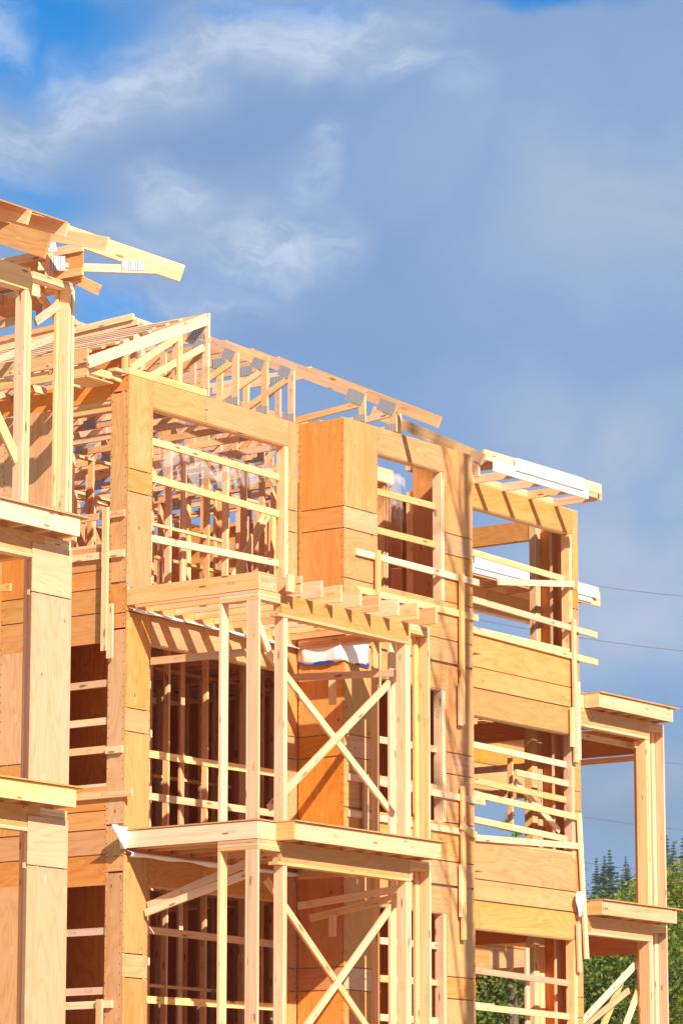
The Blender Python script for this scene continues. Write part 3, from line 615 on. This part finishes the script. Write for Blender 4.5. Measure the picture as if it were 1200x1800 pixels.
# braces of the right tower
diag(TR, (12.1, 1.20, -3.35), (14.06, 1.20, -2.17), 0.038, 0.10); diag(TR, (12.3, 1.30, -3.40), (13.75, 1.30, -2.72), 0.038, 0.09, 'lumw'); diag(TR, (13.05, 1.36, -3.35), (13.72, 1.36, -2.48), 0.038, 0.11); diag(TR, (13.3, 1.14, -3.40), (14.0, 1.14, -2.42), 0.038, 0.11)
for k in (0, 1):
    dz = -3.12 * k
    bx('plywood_panel', TR, 14.17, 14.182, 1.1, 2.88, 0.98 + dz, 1.38 + dz, 'plyr')
    bx('beam', TR, 12.0, 14.15, 2.76, 2.88, 1.10 + dz, 1.38 + dz)
bx('safety_rail', TR, 14.08, 14.12, 1.05, 2.9, 0.86, 0.95); bx('safety_rail', TR, 13.6, 14.05, 1.02, 1.06, 1.0, 1.09); bx('safety_rail', TR, 12.0, 14.1, 1.20, 1.24, 1.02, 1.11); bx('post', TR, 10.86, 11.0, 2.80, 2.84, -7.72, 1.38)
# upper posts of the right tower, standing on its top deck? no: its top deck is the roof of this tower
# roof corner of the left tower
for (x, y) in ((-4.46, 0.0), (-4.42, 0.0)): pass
YL = -2.25
UL = thing('roof_corner', (-4.2, YL, 1.49), 'open roof corner above the left tower with a long tail against the sky', 'roof frame')
for (x0, x1, y0, y1, top) in ((-4.55, -4.512, YL, YL + 0.14, 3.98), (-4.51, -4.472, YL - 0.002, YL + 0.138, 3.98), (-4.47, -4.432, YL + 0.001, YL + 0.14, 4.20), (-3.74, -3.70, YL, YL + 0.14, 4.14), (-3.842, -3.702, YL + 0.145, YL + 0.183, 4.14), (-3.80, -3.762, YL + 0.002, YL + 0.14, 4.14)):
    bx('post', UL, x0, x1, y0, y1, 1.49, top)
bx('header_beam', UL, -7.3, -4.47, YL - 0.002, YL + 0.04, 3.985, 4.235); bx('header_beam', UL, -7.3, -4.47, YL + 0.045, YL + 0.13, 3.985, 4.235)
for j in range(2): bx('top_plate', UL, -4.43, -3.70, YL - 0.001 * j, YL + 0.14, 4.14 + 0.04 * j, 4.179 + 0.04 * j); bx('top_plate', UL, -3.84, -3.70, YL + 0.15, 0.0, 4.14 + 0.04 * j, 4.179 + 0.04 * j)
for xe in (-6.02, -5.41, -4.78, -4.09):
    bm('rafter_tail', UL, (xe - 0.02, -3.06, 4.47), (xe - 0.02, -1.2, 5.16 if xe < -4.2 else 5.02), 0.038, 0.155)
bm('roof_sheathing', UL, (-6.2, -3.05, 4.565), (-6.2, -1.25, 5.262), 2.86, 0.014, 'ply'); bm('ridge_board', UL, (-4.22, -2.30, 4.555), (-4.22, -0.4, 5.35), 0.04, 0.32, 'plyk')
# hip tail at 45 degrees
h = lambda a: (-3.70 + a, YL - a)
bm('hip_rafter', UL, (*h(-0.75), 5.10), (*h(0.86), 4.39), 0.045, 0.20); bm('hip_tie', UL, (*h(-0.30), 4.41), (*h(0.68), 4.425), 0.042, 0.095)
def plate45(par, a, z, wd, ht, ang=0.0):
    x = Vector((1, -1, 0)).normalized(); n = Vector((-1, -1, 0)).normalized(); zz = Vector((0, 0, 1))
    c0 = Vector((*h(a), z)) + n * 0.026
    W = Matrix.Translation(c0) @ Matrix((x, zz, -n)).transposed().to_4x4() @ Matrix.Rotation(ang, 4, 'Z')
    link(bpy.data.objects.new('gusset_plate', boxmesh(wd, ht, 0.003, 'plate')), par, W)
plate45(UL, -0.14, 4.45, 0.17, 0.17); plate45(UL, -0.2, 4.70, 0.10, 0.24, 0.2); plate45(UL, 0.46, 4.46, 0.26, 0.11)
bm('truss_web', UL, (*h(-0.21), 4.15), (*h(-0.21), 4.70), 0.042, 0.09, up=(1, -1, 0))
bx('plywood_panel', UL, -3.77, -3.758, -2.42, -0.9, 4.25, 4.66, 'plyr'); bx('sub_fascia', UL, -3.80, -3.762, -2.43, -0.9, 4.28, 4.37); bx('sub_fascia', UL, -3.80, -3.762, -2.43, -0.9, 4.56, 4.66)
bm('rafter_tail', UL, (-3.72, -2.62, 4.09), (-3.72, -2.05, 4.40), 0.038, 0.12)
for y, z in ((-1.9, 4.08), (-1.3, 4.08)): bx('ceiling_joist', UL, -7.0, -3.85, y, y + 0.04, z, z + 0.14)
bx('plywood_panel', UL, -3.86, -3.848, -1.9, 0.0, 3.86, 4.14, 'plyr'); b_ = bm('diagonal_brace', UL, (-4.40, -2.25, 3.72), (-4.40, -0.9, 3.60), 0.036, 0.09); 
be = bx('painted_end', UL, -4.425, -4.375, -2.262, -2.252, 3.675, 3.765, 'blue'); be['label'] = 'board end painted bright blue'
bm('diagonal_brace', UL, (-4.2, -2.1, 3.70), (-3.80, -2.1, 3.98), 0.036, 0.09); bm('diagonal_brace', UL, (-3.9, -1.9, 4.10), (-3.55, -1.9, 3.85), 0.036, 0.09)
bm('diagonal_brace', UL, (-5.4, -2.15, 3.15), (-4.52, -2.15, 2.05), 0.036, 0.13)
bx('safety_rail', TL, -4.55, -4.51, -2.1, -0.9, 0.60, 0.68) 

# ------------------------------------------------------------------ temporary guard rails standing outside the walls
def guard(label, loc, rails_, posts):
    t = thing('guard_rail', loc, label, 'guard rail', 'temporary timber guard rails')
    for (p0, p1) in rails_: bm('rail', t, p0, p1, 0.036, 0.089)
    for (p0, p1, upv) in posts: bm('rail_post', t, p0, p1, 0.036, 0.089, 'lum', upv)
    return t
XU = (1, 0, 0)
yr, yp = Y2 - 0.020, Y2 - 0.058
guard('guard rail of two long boards below the top window of the middle bay', (5.2, yr, 1.5), [((3.77, yr, 2.42), (6.63, yr, 2.41)), ((3.78, yr, 1.925), (6.61, yr, 1.915))], [((4.215, yp, 0.62), (4.215, yp, 2.50), XU), ((6.17, yp, 0.40), (6.17, yp, 2.47), XU), ((6.13, yp + 0.002, 0.38), (6.13, yp + 0.002, 0.95), XU)])
g = guard('guard rail at mid height of the middle bay, one board end hanging at a slant', (5.2, yr, -1.5), [((3.60, yr, -0.56), (6.74, yr, -0.60)), ((3.60, yr, -1.03), (6.28, yr, -1.05)), ((6.08, yp - 0.03, -0.98), (6.50, yp + 0.02, -1.08))], [((3.93, yp, -1.55), (3.93, yp, -0.50), XU), ((6.17, yp, -2.50), (6.17, yp, -0.44), XU), ((6.13, yp + 0.002, -2.2), (6.13, yp + 0.002, -1.5), XU)])
guard('guard rail hung on the left side wall beside the near left posts', (-0.06, 0.4, 0.75), [((-0.02, 0.03, 2.43), (-0.02, 0.98, 2.43)), ((-0.02, 0.03, 1.925), (-0.02, 0.98, 1.94))], [((-0.058, 0.30, 0.72), (-0.058, 0.30, 2.52), (0, 1, 0)), ((-0.045, 0.22, 0.62), (-0.045, 0.22, 1.30), (0, 1, 0))])
guard('short guard rail low on the left side wall at the bottom of the photo', (-0.06, 0.4, -5.5), [((-0.02, 0.13, -3.61), (-0.02, 0.98, -3.61)), ((-0.02, 0.13, -4.1), (-0.02, 0.98, -4.1))], [((-0.058, 0.30, -5.3), (-0.058, 0.30, -3.55), (0, 1, 0))])
guard('short guard board end nailed across the left corner between two decks', (-0.06, 0.2, -0.6), [((-0.02, 0.02, -0.515), (-0.02, 0.28, -0.515)), ((-0.02, -0.14, -1.06), (-0.02, 0.98, -1.06))], [])
y3r, y3p = Y3 - 0.022, Y3 - 0.06
guard('guard rail whose two board ends stick out past the right corner, top storey', (9.6, y3r, 1.5), [((7.70, y3r, 2.47), (11.25, y3r, 2.375)), ((7.70, y3r, 2.03), (11.25, y3r, 1.965))], [((10.58, y3p, 0.40), (10.56, y3p, 2.52), XU), ((10.66, y3p + 0.003, 0.45), (10.65, y3p + 0.003, 1.6), XU), ((10.50, y3p + 0.006, 0.62), (10.50, y3p + 0.006, 1.2), XU)])
guard('guard rail with a leaning post at the right corner below the middle window', (9.6, y3r, -1.5), [((7.70, y3r, -0.30), (10.70, y3r, -0.40)), ((8.0, y3r, -0.92), (10.72, y3r, -0.815))], [((10.80, y3p, -2.45), (10.64, y3p, -0.34), XU), ((10.62, y3p + 0.01, -2.65), (10.60, y3p + 0.01, -1.95), XU)])
t = thing('guard_rail', (-0.05, 1.0, 2.5), 'lone diagonal scrap board lying across the top window hole of the last bay', 'guard rail', 'temporary timber guard rails')
bm('rail', t, (8.2, -0.05, 2.72), (10.62, 0.22, 3.06), 0.036, 0.089)

# ------------------------------------------------------------------ house wrap and plastic
def cloth(name, label, cat, grid, mat, group=None, thick=0.003):
    nu, nv = len(grid), len(grid[0])
    v = [p for row in grid for p in row]; f = [(i * nv + j, (i + 1) * nv + j, (i + 1) * nv + j + 1, i * nv + j + 1) for i in range(nu - 1) for j in range(nv - 1)]
    o0 = Vector(v[0]); v = [tuple(Vector(q) - o0) for q in v]
    o = meshobj(name, None, v, f, mat, Matrix.Translation(o0), True)
    md = o.modifiers.new('thickness', 'SOLIDIFY'); md.thickness = thick; md.offset = 1
    return tag(o, label, cat, group)
g = []
path = [(3.506, -0.02), (3.500, -0.15), (3.506, -0.30), (3.498, -0.45), (3.505, -0.60), (3.490, -0.735), (3.525, -0.765), (3.62, -0.775), (3.75, -0.762), (3.88, -0.775), (4.06, -0.766)]
for i, (x, y) in enumerate(path):
    ztop = 1.27; zbot = (0.97, 0.93, 0.92, 0.915, 0.93, 0.95, 0.95, 0.93, 0.92, 0.93, 0.92)[i]
    row = []
    for j in range(7):
        s = j / 6; bul = 0.035 * math.sin(math.pi * s) * (0.6 + 0.6 * math.sin(i * 1.7)); row.append((x - bul * (1 if i < 6 else 0.2), y - bul * (0.2 if i < 6 else 1), ztop + (zbot - ztop) * s))
    g.append(row)
wr = cloth('house_wrap', 'white printed house wrap folded round the plywood corner under the bare deck joists', 'house wrap', g, 'wrap')
for a, b_ in ((0, 4), (8, 10)):
    vs_, k = [], 0
    for i in range(a, b_ + 1):
        q = Vector(g[i][6]); vs_ += [tuple(q + Vector((-0.006, -0.006, -0.004))), tuple(q + Vector((-0.006, -0.006, 0.05)))]
    o = meshobj('blue_print_band', wr, vs_, [(2 * i, 2 * i + 2, 2 * i + 3, 2 * i + 1) for i in range(b_ - a)], 'wrapblue', Matrix.Identity(4))
g = []
for i in range(25):
    x = 0.02 + 3.44 * i / 24; s = 0.02 * math.sin(i * 1.3) + 0.015 * math.sin(i * 0.5)
    zb = 1.245 - 0.05 * i / 24
    g.append([(x, -0.008, zb + 0.01), (x, -0.05 - s, zb - 0.015), (x, -0.10 - s, zb - 0.03 - 0.3 * abs(s)), (x, -0.09, zb - 0.05 - s * 0.5)])
cloth('house_wrap_strip', 'long narrow white house wrap strip pinched between wall and upper deck', 'house wrap', g, 'wrapw')
g = []
for i in range(25):
    x = 0.02 + 3.44 * i / 24; s = 0.02 * math.sin(i * 1.1 + 2) + 0.012 * math.sin(i * 0.7)
    g.append([(x, -0.008, -1.745), (x, -0.06 - s, -1.77), (x, -0.11 - s, -1.785 - 0.3 * abs(s)), (x, -0.08, -1.83 - s * 0.6)])
cloth('house_wrap_strip', 'long narrow house wrap strip tucked under the lower deck, crumpled', 'house wrap', g, 'wrapw')
g = []
for i in range(6):
    u_ = i / 5; g.append([(-0.30 + 0.31 * u_, -0.06 - 0.05 * math.sin(i * 2.1), -1.47 - 0.02 * u_), (-0.24 + 0.25 * u_, -0.10 + 0.05 * math.cos(i * 1.7), -1.56), (-0.17 + 0.17 * u_, -0.07 - 0.04 * math.sin(i * 1.3), -1.66), (-0.12 + 0.12 * u_, -0.05 + 0.02 * math.sin(i * 3), -1.745)])
cloth('house_wrap_scrap', 'torn white house wrap scrap crumpled at the left end of the lower deck', 'house wrap', g, 'wrapw')
g = [[(0.004 + 0.02 * j, -0.012, 1.50 - 0.22 * i / 3) for j in range(3)] for i in range(4)]
cloth('house_wrap_scrap', 'thin white wrap edge at the left end of the bare joist deck', 'house wrap', g, 'wrapw')
g = []
for i in range(6):
    s = i / 5; wdt = 0.17 * math.sin(math.pi * min(1, s * 1.25 + 0.05)) if s < .8 else 0.17 * (1 - s)
    g.append([(10.62 - 0.06 - wdt * (0.6), 0.17 - 0.02 * math.sin(3 * s), -1.49 - 0.36 * s), (10.62 - 0.03, 0.13 - 0.04 * math.sin(5 * s), -1.50 - 0.36 * s), (10.68, 0.175, -1.49 - 0.36 * s)])
cloth('house_wrap_scrap', 'white wrap corner flapping at the right edge of the last bay beside the leaning post', 'house wrap', g, 'wrapw')
def poly(label, x0, x1, y, z0, z1, n=22, zz0=None, zz1=None, ph=0.0):
    g = []
    for i in range(n):
        s = i / (n - 1); x = x0 + (x1 - x0) * s; row = []
        for j in range(6):
            q = j / 5; row.append((x, y - (0.02 + 0.05 * q) * (1 + math.sin(i * 1.9 + ph + q * 2)) * 0.6, z1 + (zz1 or 0) * s + (z0 - z1 - (0.08 * math.sin(i * 0.9 + ph))) * q + (zz0 or 0) * s * q))
        g.append(row)
    return cloth('plastic_sheet', label, 'plastic sheet', g, 'poly', thick=0.001)
poly('clear plastic sheet draped along the stud wall inside the top left window', 2.10, 4.7, 1.27, 3.62, 3.92, ph=0.4)
poly('clear plastic sheet on the second stud wall deeper inside the top left window', 3.0, 5.6, 2.57, 3.80, 4.10, ph=1.9)
poly('clear plastic sheet hanging behind the top window of the middle bay', 5.55, 6.36, 0.30, 3.82, 3.97, ph=2.2, n=14)
pp = poly('gathered plastic tail hanging beside the posts in the middle bay window', 6.15, 6.40, 0.36, 3.30, 4.02, ph=4.0, n=8)

# ------------------------------------------------------------------ next building behind the last bay
FB = thing('apartment_building', (15.5, 5.1, GZ), 'further timber wing with a white eave, seen through the last bay', 'building')
for k in (0, 1, 2):
    dz = -3.0 * k; zb = 2.05 + dz if k < 2 else -7.6
    for (x0, x1) in ((13.2, 15.6), (15.6, 17.9)): pf(FB, x0, x1, 5.1, 3.8 + dz, 4.19 + dz, 'ply', False)
    for (x0, x1) in ((13.2, 15.6), (15.6, 17.9)):
        pf(FB, x0, x1, 5.1, 0.86 + dz, 1.24 + dz, 'ply', False); pf(FB, x0, x1, 5.1, 1.24 + dz, 1.52 + dz, 'plyr', False); pf(FB, x0, x1, 5.1, 1.52 + dz, 2.05 + dz, 'ply', False)
    for x in (13.2, 17.7): pf(FB, x, x + 0.2, 5.098, -7.6 if k == 2 else 2.05 + dz, 3.8 + dz, 'ply', False)
    bx('header_beam', FB, 13.2, 17.9, 5.115, 5.25, 3.8 + dz, 4.1 + dz)
    bx('floor_deck', FB, 13.3, 17.8, 5.3, 8.3, 1.2 + dz, 1.5 + dz, 'ply')
    bx('wall_stud', FB, 14.3, 14.39, 5.0, 5.04, 0.3 + dz, 1.3 + dz); bx('wall_stud', FB, 15.0, 15.04, 5.12, 5.25, 2.05 + dz, 3.8 + dz)
for x in [13.4 + 0.7 * i for i in range(7)]: bx('eave_lookout', FB, x, x + 0.04, 4.40, 5.1, 4.17, 4.28)
bx('sub_fascia', FB, 13.2, 18.0, 4.36, 4.398, 4.14, 4.40); bx('fascia_board', FB, 14.0, 17.7, 4.331, 4.357, 4.17, 4.32, 'white'); bx('fascia_board', FB, 14.1, 17.85, 4.302, 4.328, 4.26, 4.45, 'white')
bx('roof_deck', FB, 13.2, 18.0, 4.36, 9.0, 4.405, 4.42, 'ply')

# ------------------------------------------------------------------ overhead wires
def wire(label, p0, p1, sag, r=0.009):
    p0 = Vector(p0); p1 = Vector(p1); n = 24; v = []; f = []
    for i in range(n + 1):
        s = i / n; c_ = p0.lerp(p1, s) - Vector((0, 0, sag * 4 * s * (1 - s)))
        for k in range(5):
            a = 2 * math.pi * k / 5; v.append((c_.x - p0.x - 0.58 * r * math.cos(a), c_.y - p0.y + 0.8 * r * math.cos(a), c_.z - p0.z + r * math.sin(a)))
    for i in range(n):
        for k in range(5): f.append((i * 5 + k, i * 5 + (k + 1) % 5, (i + 1) * 5 + (k + 1) % 5, (i + 1) * 5 + k))
    return tag(meshobj('power_line', None, v, f, 'wire', Matrix.Translation(p0)), label, 'cable', 'overhead cables beyond the last bay')
def at(x, y, Y):
    dd = RT * ((x - 600) / 6326.4) + UP * ((900 - y) / 6326.4) + FW; return CAM + dd * ((Y - CAM.y) / dd.y)
for lb, ya, yb in (('topmost overhead cable crossing the sky right of the white eave', 1000, 1046), ('second overhead cable down, below the sticking out board ends', 1093, 1143), ('third overhead cable, just above the deck of the right tower', 1195, 1240), ('short visible overhead cable right of the right tower, below its deck', 1300, 1340), ('fifth overhead cable, passing behind the tall right posts', 1406, 1458), ('lowest overhead cable, just above the conifer tops', 1490, 1533)):
    wire(lb, at(820, ya - 8, 22), at(1290, yb + 9, 22), 0.12)

# ------------------------------------------------------------------ trees and hill
def tube(v, f, p0, p1, r0, r1, n=7):
    p0 = Vector(p0); p1 = Vector(p1); x = (p1 - p0).normalized(); a = x.cross(Vector((0.3, 0.2, 1))).normalized(); b_ = x.cross(a); k0 = len(v)
    for p_, r in ((p0, r0), (p1, r1)):
        for k in range(n):
            t_ = 2 * math.pi * k / n; v.append(tuple(p_ + a * (r * math.cos(t_)) + b_ * (r * math.sin(t_))))
    for k in range(n): f.append((k0 + k, k0 + (k + 1) % n, k0 + n + (k + 1) % n, k0 + n + k))
def leafy_tree(base, height, rad, label, mat, seed, nleaf=9000, size=0.16, clumps=60, low=0.18):
    rr = random.Random(seed); t = thing('broadleaf_tree', base, label, 'tree', 'leafy trees behind the buildings')
    v, f = [], []; tube(v, f, (0, 0, 0), (0.1, 0, height * 0.45), 0.22, 0.14); tube(v, f, (0.1, 0, height * 0.45), (0.0, 0.1, height * 0.85), 0.14, 0.04)
    cl = []
    for i in range(clumps):
        a = rr.uniform(0, 2 * math.pi); zz = rr.uniform(low, 1.0); rx = rad * math.sqrt(max(0.02, 1 - ((zz - 0.48) / 0.54) ** 2)) * rr.uniform(0.35, 1.05)
        c_ = Vector((rx * math.cos(a), rx * math.sin(a), height * zz)); cl.append((c_, rr.uniform(0.45, 0.95) * rad * 0.34))
        if i % 2 == 0: tube(v, f, (0, 0, max(1.0, c_.z - rx * 0.8)), tuple(c_), 0.06, 0.015, 5)
    meshobj('trunk', t, v, f, 'bark', Matrix.Translation(base))
    lv, lf = [], []
    for i in range(nleaf):
        c_, cr = rr.choice(cl); u_ = Vector((rr.gauss(0, 1), rr.gauss(0, 1), rr.gauss(0, 0.8))).normalized() * cr * (rr.random() ** 0.4)
        p_ = c_ + u_; s = size * rr.uniform(0.6, 1.3)
        x = Vector((rr.gauss(0, 1), rr.gauss(0, 1), rr.gauss(-0.3, 0.7))).normalized(); y = x.cross(Vector((rr.gauss(0, 1), rr.gauss(0, 1), rr.gauss(0, 1)))).normalized()
        k = len(lv); lv += [tuple(p_ - x * s * 0.5), tuple(p_ + y * s * 0.24), tuple(p_ + x * s * 0.5), tuple(p_ - y * s * 0.24)]; lf.append((k, k + 1, k + 2, k + 3))
    meshobj('crown', t, lv, lf, mat, Matrix.Translation(base))
    return t
def hgt(px, py, Y): return at(px, py, Y).z - GZ
def ground_at(px, Y): 
    q = at(px, 900, Y); return (q.x, q.y, GZ)
leafy_tree(ground_at(962, 21), hgt(962, 1478, 21), 1.35, 'tall bright green tree peeking out beside the right edge of the last bay', 'leaf', 11, 26000, 0.135, 170)
leafy_tree(ground_at(1225, 18), hgt(1225, 1545, 18), 3.4, 'yellowing leafy tree at the right edge behind the right tower', 'leafy', 12, 60000, 0.13, 190)
leafy_tree(ground_at(1075, 16), hgt(1075, 1600, 16), 3.6, 'dense dark green tree filling the gap under the right tower deck', 'leafd', 13, 60000, 0.125, 190)
leafy_tree(ground_at(1160, 24), hgt(1160, 1600, 24), 3.6, 'mid green tree further back between the right tower posts', 'leaf', 14, 45000, 0.14, 160)
leafy_tree(ground_at(885, 20), hgt(885, 1620, 20), 3.4, 'bright green tree seen through the lowest window hole of the last bay', 'leafy', 15, 50000, 0.15, 160)
leafy_tree(ground_at(975, 26), hgt(975, 1625, 26), 3.6, 'green tree behind the last bay, left of the dark one', 'leaf', 16, 36000, 0.15, 150)
leafy_tree(ground_at(893, 14.5), hgt(893, 1432, 14.5), 0.42, 'thin young tree whose leafy tip shows through the middle window hole', 'leaf', 17, 420, 0.13, 40, 0.5)
# bare tree in front of the building, outside the picture: its shadow falls on the right edge of the middle bay
bt = thing('bare_tree', (1.72, -10.0, GZ), 'tall leafless tree standing in front of the middle bay, casting branch shadows on it', 'tree')
v, f = [], []; rr = random.Random(5)
def limb(p, dr, ln, r, depth):
    q = p; dd = Vector(dr).normalized(); seg = 4
    for i in range(seg):
        n_ = (dd + Vector((rr.gauss(0, .06), rr.gauss(0, .06), rr.gauss(0, .04)))).normalized(); e_ = q + n_ * (ln / seg); tube(v, f, q, e_, r * (1 - 0.16 * i), r * (1 - 0.16 * (i + 1)), 6 if depth < 2 else 4)
        q = e_; dd = n_
        if depth < 4 and (i >= 1 or depth > 0):
            for k in range(1 if depth < 2 else 1):
                a = rr.uniform(0, 2 * math.pi); up_ = 0.7 if depth < 2 else 0.35
                limb(q, dd * 0.8 + Vector((math.cos(a) * 0.55, math.sin(a) * 0.55, up_ * 0.5)), ln * rr.uniform(0.38, 0.55), r * 0.45, depth + 1)
trk = [(0, 0, 0), (0.04, 0, 4), (-0.03, 0.04, 8), (0.05, 0.0, 11), (0.0, 0.05, 14), (0.06, 0.0, 17), (0.0, 0.02, 20), (0.03, 0, 23)]
for i in range(7): tube(v, f, trk[i], trk[i + 1], 0.17 - 0.019 * i, 0.17 - 0.019 * (i + 1), 8)
for i in range(26):
    zz = 8.5 + 14 * i / 26; a = rr.uniform(0, 2 * math.pi); limb(Vector((0.02, 0.02, zz)), (math.cos(a) * 0.6, math.sin(a) * 0.6, 0.9), rr.uniform(1.2, 2.4) * (1 - 0.4 * i / 26), 0.034, 1)
meshobj('trunk', bt, v, f, 'bark', Matrix.Translation((1.72, -10.0, GZ)))
# hill and conifers
az0 = math.atan2(FW.y, FW.x)
def polar(a_deg, dist, z): 
    a = az0 + math.radians(a_deg); return (CAM.x + dist * math.cos(a), CAM.y + dist * math.sin(a), z)
hv, hf = [], []; NA = 90
def crest(a): return 55 + 7 * math.sin(a * 0.35 + 1.0) + 5 * math.sin(a * 0.9) - 0.55 * abs(a + 5) * 0.3
for i in range(NA + 1):
    a = -45 + 90 * i / NA
    for dist, fr in ((420, 0.0), (520, 0.45), (620, 0.85), (700, 1.0), (900, 0.9)): hv.append(polar(a, dist, GZ - 1 + fr * crest(a)))
for i in range(NA):
    for j in range(4): hf.append((i * 5 + j, (i + 1) * 5 + j, (i + 1) * 5 + j + 1, i * 5 + j + 1))
struct(meshobj('hill', None, hv, hf, 'hill', None, True))
def conifer_mesh(seed, H=17.0, Rr=3.6):
    rr = random.Random(seed); v, f = [], []; n = 34; lean = rr.uniform(-.15, .15)
    for i in range(n):
        zz = H * (0.06 + 0.94 * i / n); r = Rr * (1 - i / n) ** 0.85 * rr.uniform(0.55, 1.25) + 0.10
        m = 15
        for k in range(m):
            if rr.random() < 0.12: continue
            a = 2 * math.pi * k / m + rr.uniform(-.35, .35); rl = r * rr.uniform(0.45, 1.2); w_ = 0.36 * r + 0.14; dz = -0.22 * rl
            ca, sa = math.cos(a), math.sin(a); b0 = len(v)
            v += [(0, 0, zz + 0.25), (ca * rl * 0.55 - sa * w_, sa * rl * 0.55 + ca * w_, zz + dz * 0.4), (ca * rl, sa * rl, zz + dz + rr.uniform(-.1, .25)), (ca * rl * 0.55 + sa * w_, sa * rl * 0.55 - ca * w_, zz + dz * 0.4)]
            f.append((b0, b0 + 1, b0 + 2, b0 + 3))
    tv, tf = [], []; tube(tv, tf, (0, 0, -3), (0, 0, H * 0.97), 0.24, 0.03, 6); return v, f, tv, tf
PROT = []
for s in range(9):
    v, f, tv, tf = conifer_mesh(40 + s)
    mc = bpy.data.meshes.new('conifer_crown'); mc.from_pydata(v, [], f); mc.materials.append(M['needle'])
    mt = bpy.data.meshes.new('conifer_trunk'); mt.from_pydata(tv, [], tf); mt.materials.append(M['bark']); PROT.append((mc, mt))
rr = random.Random(77)
SPOT = []
a = 1.2
while a < 9.5:
    SPOT.append((a, rr.uniform(640, 720))); a += rr.choice((0.05, 0.08, 0.12, 0.22)) * rr.uniform(0.7, 1.3)
for i in range(95): SPOT.append((rr.uniform(1.2, 9.5), rr.uniform(560, 650)))
for i, (a, dist) in enumerate(SPOT):
    fr = 0.85 + 0.15 * (dist - 620) / 80 if dist > 620 else 0.45 + 0.4 * (dist - 520) / 100
    x, y, z = polar(-a, dist, GZ - 1 + fr * crest(-a) - 0.6)
    sc_ = rr.choice((0.55, 0.7, 0.85, 1.0, 1.15)) * rr.uniform(0.88, 1.1)
    W = Matrix.Translation((x, y, z)) @ Matrix.Rotation(rr.uniform(0, 6.28), 4, 'Z') @ Matrix.Diagonal((sc_, sc_, sc_ * rr.uniform(0.95, 1.15), 1))
    t = bpy.data.objects.new('conifer_tree', None); link(t, None, W); tag(t, 'dark conifer in the far row on the hill crest', 'tree', 'conifers on the far hill')
    mc, mt = PROT[(i * 7) % 9]
    link(bpy.data.objects.new('crown', mc), t, W); link(bpy.data.objects.new('trunk', mt), t, W)

# nail heads along the sheet edges
nv, nf = [], []
for (x, y, z, s) in NAILS:
    k = len(nv); q = 0.006
    nv += [(x - q, y, z - q), (x + q, y, z - q), (x + q, y, z + q), (x - q, y, z + q)] if s == 0 else [(x, y + q, z - q), (x, y - q, z - q), (x, y - q, z + q), (x, y + q, z + q)]
    nf.append((k, k + 1, k + 2, k + 3))
no = meshobj('nail_heads', B, nv, nf, 'nail', Matrix.Identity(4)); no['kind'] = 'stuff'

# ------------------------------------------------------------------ the air between here and the hill
hz = bpy.data.materials.new('haze_air'); hz.use_nodes = True; t_ = hz.node_tree; t_.nodes.clear()
pv = t_.nodes.new('ShaderNodeVolumePrincipled'); pv.inputs['Color'].default_value = (0.80, 0.88, 1.0, 1); pv.inputs['Density'].default_value = 0.00013; pv.inputs['Anisotropy'].default_value = 0.0
ou = t_.nodes.new('ShaderNodeOutputMaterial'); t_.links.new(pv.outputs[0], ou.inputs['Volume'])
X0, X1, Y0_, Y1_, Z0, Z1 = -3050, 3050, -3050, 3050, GZ - 1.5, 90
hv = [(x, y, z) for x in (X0, X1) for y in (Y0_, Y1_) for z in (Z0, Z1)]
me = bpy.data.meshes.new('haze'); me.from_pydata(hv, [], [(0, 1, 3, 2), (4, 6, 7, 5), (0, 4, 5, 1), (2, 3, 7, 6), (0, 2, 6, 4), (1, 5, 7, 3)]); me.materials.append(hz)
ho = bpy.data.objects.new('haze', me); link(ho); ho['kind'] = 'stuff'
sc.cycles.volume_bounces = 0; sc.cycles.volume_step_rate = 10
